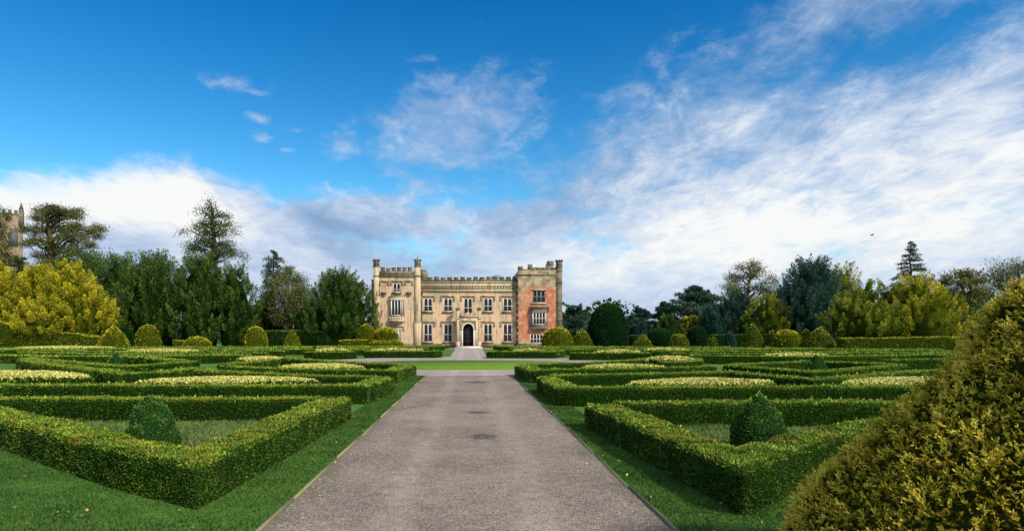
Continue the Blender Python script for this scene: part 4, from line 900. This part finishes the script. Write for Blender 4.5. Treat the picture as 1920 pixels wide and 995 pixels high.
m_ = MBx(); xc = (o1[0] + o1[1]) / 2; m_.prism(xc, TY - .02, 1.15, hz(603), hz(600) - .003, 8).prism(xc, TY - .02, .4, hz(607), hz(603) - .003, 8, .9); 
for i in range(6): m_.box(o1[0] + i * .33, o1[0] + .18 + i * .33, TY - .66, TY - .62, hz(599), hz(594))
m_.make('oriel_corbel', M['palestone'], house)
mb = MBx().box(x0, x1, TY - .16, TY - .003, zt - .2, zt + .02)
mb.box(x0, x1, TY - .05, TY + .4, zt + .023, hz(509)); jr = np.random.default_rng(9); merlons(mb, x0 + .9, x1 - .9, TY - .05, TY + .35, hz(509) + .002, .5, 6, .70, .06, jr)
mb.box(x0 + .02, x0 + .35, TY + .41, FY + 8.9, zt + .023, hz(506)).box(x1 - .35, x1 - .02, TY + .41, FY + 8.9, zt + .023, hz(506)); mb.make('tower_parapet', M['darkstone'], house)
def turret(cx, y, rad, ztop, zband, m='palestone', zlow=None, capm='darkstone', label=None):
    mb = MBx().prism(cx, y, rad, 0, ztop - 1.0)
    if zlow: mb.prism(cx, y, rad * 1.22, 0, zlow).prism(cx, y, rad * 1.32, zlow + .002, zlow + .16)
    t_ = mb.make('turret', M[m], house)
    if label: t_['label'] = label
    mb = MBx().prism(cx, y, rad * 1.18, ztop - 1.0 + .002, ztop - .82).prism(cx, y, rad * 1.02, ztop - .818, ztop - .2)
    for i in range(8): a = 2 * pi * i / 8; mb.box(cx + rad * cos(a) - .09, cx + rad * cos(a) + .09, y + rad * sin(a) - .09, y + rad * sin(a) + .09, ztop - .198, ztop + .06)
    mb.make('turret_cap', M[capm], t_)
    for zz in zband: MBx().prism(cx, y, rad * 1.12, zz, zz + .16).make('turret_band', M[capm], t_)
turret((705.5 - PX0) / SC2, TY + .1, .42, hz(488), [zt - .2, hz(604)], zlow=None)
turret((783 - PX0) / SC2, TY + .05, .44, hz(488), [zt - .2, hz(604)], zlow=hz(605), label='turret at the inner corner of the left tower with a thicker foot')
MBx().prism((783 - PX0) / SC2, TY + .05, .07, hz(488), hz(481), 6).make('finial', M['darkstone'], house)
MBx().box(hx(690.5), hx(701), FY + 3, FY + 12, 0, hz(522)).box(hx(690), hx(694), FY + 2.9, FY + 12, hz(522) + .002, hz(520)).make('rear_wing', M['darkstone'], house)
MBx().box(hx(788), hx(799), FY + .36, FY + 3, ZP, hz(508)).prism(hx(793), FY + 1, .55, hz(508) + .002, hz(504), 8, .35).make('stair_turret', M['darkstone'], house)
# --- right tower (red brick, broken top)
RY = FY - .75; S3 = F / RY
def rx_(p): return (p - PX0) / S3
xa, xb = rx_(972), rx_(1045); zt = hz(507)
h1 = (rx_(998.5), rx_(1022.5), hz(568), hz(545)); h3 = (rx_(994), rx_(1024), hz(643), hz(626))
mb = MBx().wall(xa, xb, 0, zt, RY, [h1, h3]).box(xa, xa + .3, RY + .003, FY + 10, 0, zt - .003).box(xb - .3, xb, RY + .003, FY + 10, 0, zt - .003).box(xa + .3, xb - .3, FY + 9.7, FY + 10, 0, zt - .003)
mb.make('right_tower_wall', M['redbrick'], house)
window((h1[0] + h1[1]) / 2, RY, h1[2], h1[1] - h1[0], h1[3] - h1[2], 3, (.5,), False, 'greyframe', 'glass'); window((h3[0] + h3[1]) / 2, RY, h3[2], h3[1] - h3[0], h3[3] - h3[2], 5, (.45,), False, 'frame', 'glass')
MBx().box(h1[0] - .2, h1[1] + .2, RY - .1, RY - .003, h1[3] + .002, h1[3] + .16).box(h1[0] - .2, h1[1] + .2, RY - .14, RY - .003, h1[2] - .18, h1[2] - .002).make('window_surround', M['palestone'], house)
bay(rx_(993), rx_(1027), RY, hz(609), hz(586), 4, (.52,), .6, hz(578), hz(616), 'frame', 'darkstone')
hood(rx_(992), rx_(1030), hz(576), RY, .3)
r = np.random.default_rng(21); mb = MBx(); a = xa - .05
while a < xb - .4:
    w_ = r.uniform(.35, .8); mb.box(a, a + w_ - .01, RY + .0, RY + .5, zt + .002, zt + r.uniform(.05, .62) * (1.3 if a < xa + 2 else .8)); a += w_
mb.box(xa - .12, xb, RY - .1, RY - .003, zt - .75, zt - .62)
for i in range(12): mb.box(xa - .16 - r.uniform(0, .1), xa - .003, RY + .02, RY + .9, i * .85 + .003, i * .85 + .55)
mb.make('broken_parapet', M['darkstone'], house)
# sloping broken buttress at the inner corner
MBx().poly_xz([(hx(966), hz(548)), (hx(973), hz(548)), (hx(973), hz(509)), (hx(970), hz(515)), (hx(967.5), hz(522))], RY + .9, RY + 3).make('broken_buttress', M['darkstone'], house)
MBx().poly_xz([(rx_(988), zt), (rx_(996), hz(498)), (rx_(1013), hz(497.5)), (rx_(1018), hz(503)), (rx_(1026), hz(505)), (rx_(1026), zt)], RY + 3, RY + 6).make('roof_stack', M['darkstone'], house)
turret(rx_(1048.5), RY + .15, .45, hz(489), [hz(510), hz(532), hz(600)], 'darkstone', hz(612), 'darkstone', 'dark weathered turret at the outer corner of the brick tower')
mb = MBx().prism(rx_(1037), RY + 3, .5, zt, hz(494)).prism(rx_(1037), RY + 3, .58, hz(494) + .002, hz(492))
for q in range(4): mb.prism(rx_(1037), RY + 3, .5, hz(492) + .004 + q * .12, hz(492) + .1 + q * .12, 8)
mb.make('chimney', M['redbrick'], house)
MBx().prism(rx_(1029), RY + 2.5, .22, zt, hz(501), 8).prism(rx_(1029), RY + 2.5, .12, hz(501) + .002, hz(495), 8, .16).prism(rx_(1029), RY + 2.5, .16, hz(495) + .002, hz(490), 8, .02).make('finial', M['darkstone'], house)
MBx().box(rx_(1021), rx_(1024), RY + 2.6, RY + 3, zt, hz(501)).make('chimney_pot', M['darkstone'], house)
# roof lantern
lx = hx(935); mb = MBx()
mb.prism(lx, FY + 4, .85, ZP - .1, hz(514), 8).prism(lx, FY + 4, .85, hz(514) + .002, hz(510.5), 8, .3)
ln_ = mb.make('roof_lantern', M['greenglass'], house); mb = MBx()
for i in range(8): a = pi / 8 + 2 * pi * i / 8; mb.box(lx + .88 * cos(a) - .04, lx + .88 * cos(a) + .04, FY + 4 + .88 * sin(a) - .04, FY + 4 + .88 * sin(a) + .04, ZP, hz(513))
mb.make('glazing_bar', M['lead'], ln_)
for px in (791.5, 968.5):
    MBx().prism(hx(px), FY - .1, .06, .1, ZC - .15, 6).box(hx(px) - .14, hx(px) + .14, FY - .22, FY - .004, ZC - .42, ZC - .16).make('drainpipe', M['lead'], house)
# --- porch
PY = FY - 1.3; S4 = F / PY
def qx(p): return (p - PX0) / S4
xa, xb = qx(860.5), qx(896.5); zt = hz(597); ax0, ax1 = qx(868), qx(887.5); sp = hz(619); apx = hz(607); cxm = (ax0 + ax1) / 2
arch = [(ax0, 0.0), (ax0, sp)]
for u in np.linspace(0, 1, 7)[1:]: arch.append((ax0 + (cxm - ax0) * (1 - cos(u * pi / 2)), sp + (apx - sp) * sin(u * pi / 2) ** .9))
rgt = [(2 * cxm - x, z) for x, z in arch[::-1]][1:]; full = arch + rgt
mb = MBx()
mb.poly_xz([(xa, 0), (ax0, 0)] + arch[1:] + [(cxm, zt), (xa, zt)], PY, PY + .35)
mb.poly_xz([(cxm, zt), (cxm, apx)] + [(x, z) for x, z in rgt] + [(xb, 0), (xb, zt)], PY, PY + .35)
mb.box(xa, xa + .3, PY + .353, FY - .003, 0, zt).box(xb - .3, xb, PY + .353, FY - .003, 0, zt).box(xa, xb, PY + .003, FY - .003, zt + .002, zt + .2)
mb.make('porch_wall', M['palestone'], house)
# pale moulded arch surround
mb = MBx(); t = .2
for (p, q) in zip(full[:-1], full[1:]):
    def outw(pt):
        x, z = pt; 
        if z <= sp: return (x + (t if x > cxm else -t), z)
        v = np.array([x - cxm, (z - sp) + .4]); v /= np.linalg.norm(v); return (x + v[0] * t, z + v[1] * t)
    a, b_ = outw(p), outw(q); mb.poly_xz([p, q, b_, a], PY - .06, PY - .003)
mb.make('door_arch', M['frame'], house)
dl = MBx().poly_xz([(x, z) for x, z in full], PY + .5, PY + .6).make('door', M['door'], house)
mb = MBx()
for i in range(5): mb.box(ax0 + .1 + i * .27, ax0 + .13 + i * .27, PY + .48, PY + .497, .1, sp)
mb.box(ax0 + .03, ax1 - .03, PY + .46, PY + .479, .9, 1.0).box(ax0 + .03, ax1 - .03, PY + .46, PY + .479, 2.0, 2.1); mb.make('door_strap', simple('door_iron', (.05, .04, .06), .5), dl)
mb = MBx().box(xa - .05, xb + .05, PY - .1, PY + .2, zt + .203, zt + .36); merlons(mb, xa + .12, xb - .12, PY - .05, PY + .2, zt + .362, .38, 4, .55, .04)
mb.poly_xz([(cxm - .35, zt + .37), (cxm + .35, zt + .37), (cxm, zt + 1.0)], PY - .04, PY + .1); mb.make('porch_parapet', M['palestone'], house)
hood(qx(864), qx(893), hz(602.5), PY, .9)
for px in (858.5, 898.5):
    c = qx(px); mb = MBx().prism(c, PY + .1, .2, 0, hz(582)).prism(c, PY + .1, .3, 0, .9).prism(c, PY + .1, .28, hz(598), hz(596)); b1 = mb.make('porch_buttress', M['palestone'], house)
    MBx().prism(c, PY + .1, .30, hz(582) + .002, hz(580)).prism(c, PY + .1, .22, hz(580) + .002, hz(578.5), 8, .4).prism(c, PY + .1, .38, hz(578.5) + .002, hz(577.6)).make('buttress_cap', M['darkstone'], b1)
MBx().box(xa - .6, xb + .6, PY - 1.1, PY - .25, .017, .14).box(xa - .3, xb + .3, PY - .7, PY - .003, .141, .27).make('doorstep', M['frame'], house)

# --- church tower far left
cz = 165.0; ct = thing('church_tower', (at(18, cz), cz, 0), 'buff stone church tower with a pinnacle, behind the trees at the left edge', 'church tower')
ct.rotation_euler.z = radians(37)
xa, xb, z1 = at(-6, cz), at(38.5, cz), H(402, cz); hw = (at(16, cz), at(31, cz))
mb = MBx().wall(xa, xb, 0, z1, cz, [(hw[0], hw[1], H(462, cz), H(440, cz))], .6).box(xa, xa + .5, cz + .003, cz + 6.4, 0, z1 - .003).box(xb - .5, xb, cz + .003, cz + 6.4, 0, z1 - .003).box(xa + .5, xb - .5, cz + 6, cz + 6.4, 0, z1)
mb.make('tower_wall', mat('church_stone', stone_nodes((.36, .27, .21), (.42, .30, .23), (.24, .20, .16))), ct)
mb = MBx(); c_ = (hw[0] + hw[1]) / 2; n_ = 8; pts = [(hw[0], H(440, cz))] + [(c_ - (c_ - hw[0]) * cos(u), H(440, cz) + (H(428, cz) - H(440, cz)) * sin(u)) for u in np.linspace(0, pi, n_)[1:-1]] + [(hw[1], H(440, cz))]
MBx().poly_xz([(hw[0], H(462, cz))] + pts + [(hw[1], H(462, cz))], cz - .05, cz - .004).make('belfry_opening', M['lead'], ct)
mb = MBx().box(xa - .15, xb + .15, cz - .15, cz + .6, z1 + .002, z1 + .4); merlons(mb, xa + .5, xb - 1.2, cz - .1, cz + .4, z1 + .402, .9, 4); mb.make('battlement', M['darkstone'], ct)
mb = MBx().prism(xb - .4, cz + .3, .7, z1 - 3, z1 + .8).prism(xb - .4, cz + .3, .62, z1 + .802, z1 + 1.6).prism(xb - .4, cz + .3, .6, z1 + 1.602, H(377, cz), 8, .06); mb.make('pinnacle', M['darkstone'], ct)

# low shrubs and stones at the foot of the house
for i, (px, wpx, hpx, lb) in enumerate(((746, 9, 5, 'low green shrub at the foot of the left tower turret'), (822, 12, 7, 'low green shrub left of the porch, under a ground floor window'), (836, 7, 6, 'pale straggly shrub beside the porch on the left'), (947, 7, 7, 'small dark shrub under the ground floor window next to the brick tower'), (985, 14, 4, 'flat green shrub at the foot of the brick tower'))):
    topiary('low_shrub', lb, at(px, 83), 83, dome_prof(wpx / 14, hpx / 13, 8), 'pale' if i == 2 else 'cone', 'low shrubs along the house front', .08, 20, k=.002)['category'] = 'shrub'
# small sign far right, red above pale blue
Z = 64; x = at(1572, Z); sg = thing('garden_sign', (x, Z, 0), 'small sign with dark red upper and pale blue lower board beside the hedge wall', 'sign')
MBx().box(x - .03, x + .03, Z + .021, Z + .08, 0, 1.32).make('post', M['timber2'], sg)
MBx().box(x - .21, x + .21, Z - .02, Z + .02, .92, 1.3).make('upper_board', simple('dark_red_paint', (.12, .006, .015), .5), sg)
MBx().box(x - .17, x + .17, Z - .02, Z + .02, .3, .78).make('lower_board', simple('pale_blue_paint', (.20, .52, .66), .5), sg)
# iron railing beside the golden conifers
Z = 62; rl = thing('iron_railing', (at(1790, Z), Z, 0), 'dark iron railing in the shade between the golden conifers and the near bush', 'railing'); mb = MBx()
for i in range(13): mb.box(at(1776, Z) + i * .14, at(1776, Z) + i * .14 + .03, Z, Z + .03, .1, 1.9)
mb.make('bars', M['lead'], rl); MBx().box(at(1776, Z) - .05, at(1776, Z) + 1.8, Z - .012, Z - .003, 1.6, 1.66).box(at(1776, Z) - .05, at(1776, Z) + 1.8, Z - .012, Z - .003, .3, .36).make('rail', M['lead'], rl)
# bird on the wing
Z = 55; bx, bz = at(1635, Z), H(441, Z); bc = MBx(); bV = []; 
body = [(0, 0, .0), (.03, 0, .02), (.05, 0, .025), (.03, 0, .0)]
tv, tf = tube([(bx - .12, Z, bz - .01), (bx - .07, Z, bz), (bx, Z, bz + .01), (bx + .08, Z, bz), (bx + .16, Z, bz - .01)], [.01, .035, .045, .03, .008], 8)
wv = []; wf = []
for s_ in (-1, 1):
    o = len(wv); wv += [(bx - .04, Z + s_ * .02, bz + .02), (bx + .06, Z + s_ * .02, bz + .02), (bx + .07, Z + s_ * .17, bz + .10), (bx - .02, Z + s_ * .17, bz + .11), (bx + .10, Z + s_ * .34, bz + .06), (bx + .06, Z + s_ * .34, bz + .065)]
    wf += [(o, o + 1, o + 2, o + 3), (o + 3, o + 2, o + 4, o + 5)]
    q = len(wv); wv += [(a, b_, c - .008) for a, b_, c in wv[o:o + 6]]; wf += [(q + 3, q + 2, q + 1, q), (q + 5, q + 4, q + 2, q + 3)]
M['bird'] = simple('dark_feathers', (.02, .02, .025), .7)
bV, bF, _, _ = join([(tv, tf, 0, 0), (np.array(wv), np.array(wf), 0, 0)]); tag(obj('bird', bV, bF, M['bird'], loc=(bx, Z, bz)), 'small dark bird flying in the sky above the right trees', 'bird')

# ================================================================== near grass and gravel detail
def in_poly(x, y, poly):
    c = np.zeros(len(x), bool); j = len(poly) - 1
    for i in range(len(poly)):
        xi, yi = poly[i]; xj, yj = poly[j]; c ^= ((yi > y) != (yj > y)) & (x < (xj - xi) * (y - yi) / (yj - yi + 1e-12) + xi); j = i
    return c
def blades(name, label, region, n, hmin, hmax, wd, m, seed, cat, tonemu=.5):
    r = np.random.default_rng(seed); xs, ys = np.array(region)[:, 0], np.array(region)[:, 1]
    P = np.stack([r.uniform(xs.min(), xs.max(), n * 3), (r.uniform(0, 1, n * 3) ** 1.35) * (ys.max() - ys.min()) + ys.min()], 1); P = P[in_poly(P[:, 0], P[:, 1], region)][:n]; n = len(P)
    h = r.uniform(hmin, hmax, n) * (1 + .5 * lump(np.c_[P, np.zeros(n)], 1.2, seed)); h = np.maximum(h, .008); a = r.uniform(0, 2 * pi, n); d = math.hypot(0, 1)
    wv = wd * np.maximum(1, P[:, 1] / 7); side = np.stack([np.cos(a), np.sin(a), 0 * a], 1) * wv[:, None]; b0 = np.c_[P, np.full(n, .0)]
    lean = np.c_[r.normal(0, .5, (n, 2)) * h[:, None], h]; mid = b0 + lean * np.array([.35, .35, .6]); tip = b0 + lean
    V = np.stack([b0 - side, b0 + side, mid + side * .7, tip, mid - side * .7], 1).reshape(-1, 3); Fq = np.arange(5 * n).reshape(-1, 5)
    return tag(obj(name, V, Fq, M[m], tint=np.clip(tonemu + lump(np.c_[P, np.zeros(n)], .8, seed + 1) * .2 + r.normal(0, .16, n), 0, 1)), label, cat, kind='stuff')
M['blade'] = foliage('grass_blades', (.016, .048, .008), (.055, .140, .022), (.16, .27, .05), (.2, .19, .08), .5, trans=.3)
M['dryblade'] = foliage('dry_blades', (.045, .12, .025), (.14, .24, .06), (.38, .40, .16), trans=.3)
blades('mown_grass', 'short mown grass in the left foreground between hedge and path', [(-1.97, 4.2), (-1.97, 27), (-2.6, 27), (-2.75, 7), (-3.1, 6.6), (-5.2, 7.95), (-8.5, 10.8), (-9.4, 10), (-6, 4.2)], 90000, .012, .034, .0045, 'blade', 5, 'grass')
blades('mown_grass', 'short mown grass in the right foreground between hedge and path', [(1.93, 4.2), (1.93, 27), (2.35, 27), (2.75, 7), (3.1, 6.5), (4.4, 7.7), (4.0, 4.2)], 60000, .012, .034, .0045, 'blade', 6, 'grass')
blades('rough_grass', 'pale dry grass around the left cone bush', [(-3.3, 12.6), (-3.3, 7.9), (-4.3, 8.0), (-7.6, 10.8), (-10.5, 12.7)], 26000, .03, .10, .004, 'dryblade', 7, 'grass', .55)
blades('rough_grass', 'pale dry grass around the right cone bush', [(2.9, 11.9), (3.0, 7.9), (4.0, 8.1), (7.2, 10.7), (9.5, 11.9)], 22000, .03, .09, .004, 'dryblade', 8, 'grass', .55)
# loose stones
r = np.random.default_rng(15); n = 15000; x = r.uniform(-1.88, 1.86, n); y = 4.5 + r.random(n) ** 1.5 * 14; s = r.uniform(.003, .009, n) * np.where(np.abs(x) > 1.4, 1.25, 1)
oc = np.array([(1, 0, 0), (0, 1, 0), (-1, 0, 0), (0, -1, 0), (0, 0, .7)]); a = r.uniform(0, 6.28, n); R2 = np.stack([np.stack([np.cos(a), -np.sin(a), 0 * a], 1), np.stack([np.sin(a), np.cos(a), 0 * a], 1), np.stack([0 * a, 0 * a, 1 + 0 * a], 1)], 1)
V = np.einsum('nij,kj->nki', R2, oc * np.array([1.2, .8, 1])) * s[:, None, None] * r.uniform(.7, 1.3, (n, 5, 1)) + np.stack([x, y, np.full(n, .004)], 1)[:, None]
b0 = np.arange(n)[:, None] * 5; Fq = np.concatenate([b0 + np.array([[i, (i + 1) % 4, 4]]) for i in range(4)])
M['chips'] = foliage('gravel_chips', (.09, .08, .075), (.24, .21, .195), (.52, .47, .43), trans=0.0)
tag(obj('gravel_chips', V.reshape(-1, 3), Fq, M['chips'], tint=np.tile(r.random(n), 4)), 'loose gravel chips scattered on the near path', 'gravel', kind='stuff')
# fallen leaves on the lawns and path edge
r = np.random.default_rng(16); n = 420; x = np.concatenate([r.uniform(-6, -1.3, n // 2), r.uniform(1.3, 4, n // 2)]); y = r.uniform(4.5, 16, n)
LV, LF = leaves(np.stack([x, y, np.full(n, .03)], 1), np.tile([1., 0, 0.05], (n, 1)), np.full(n, .035), r, 1.5, .7); LV[:, 2] = np.clip(LV[:, 2], .012, .05)
M['fallen'] = foliage('fallen_leaves', (.22, .12, .03), (.45, .30, .10), (.75, .68, .5), trans=0.1)
tag(obj('fallen_leaves', LV, LF, M['fallen'], tint=r.random(n)), 'small fallen leaves dotted over the near grass and path edges', 'fallen leaves', kind='stuff')
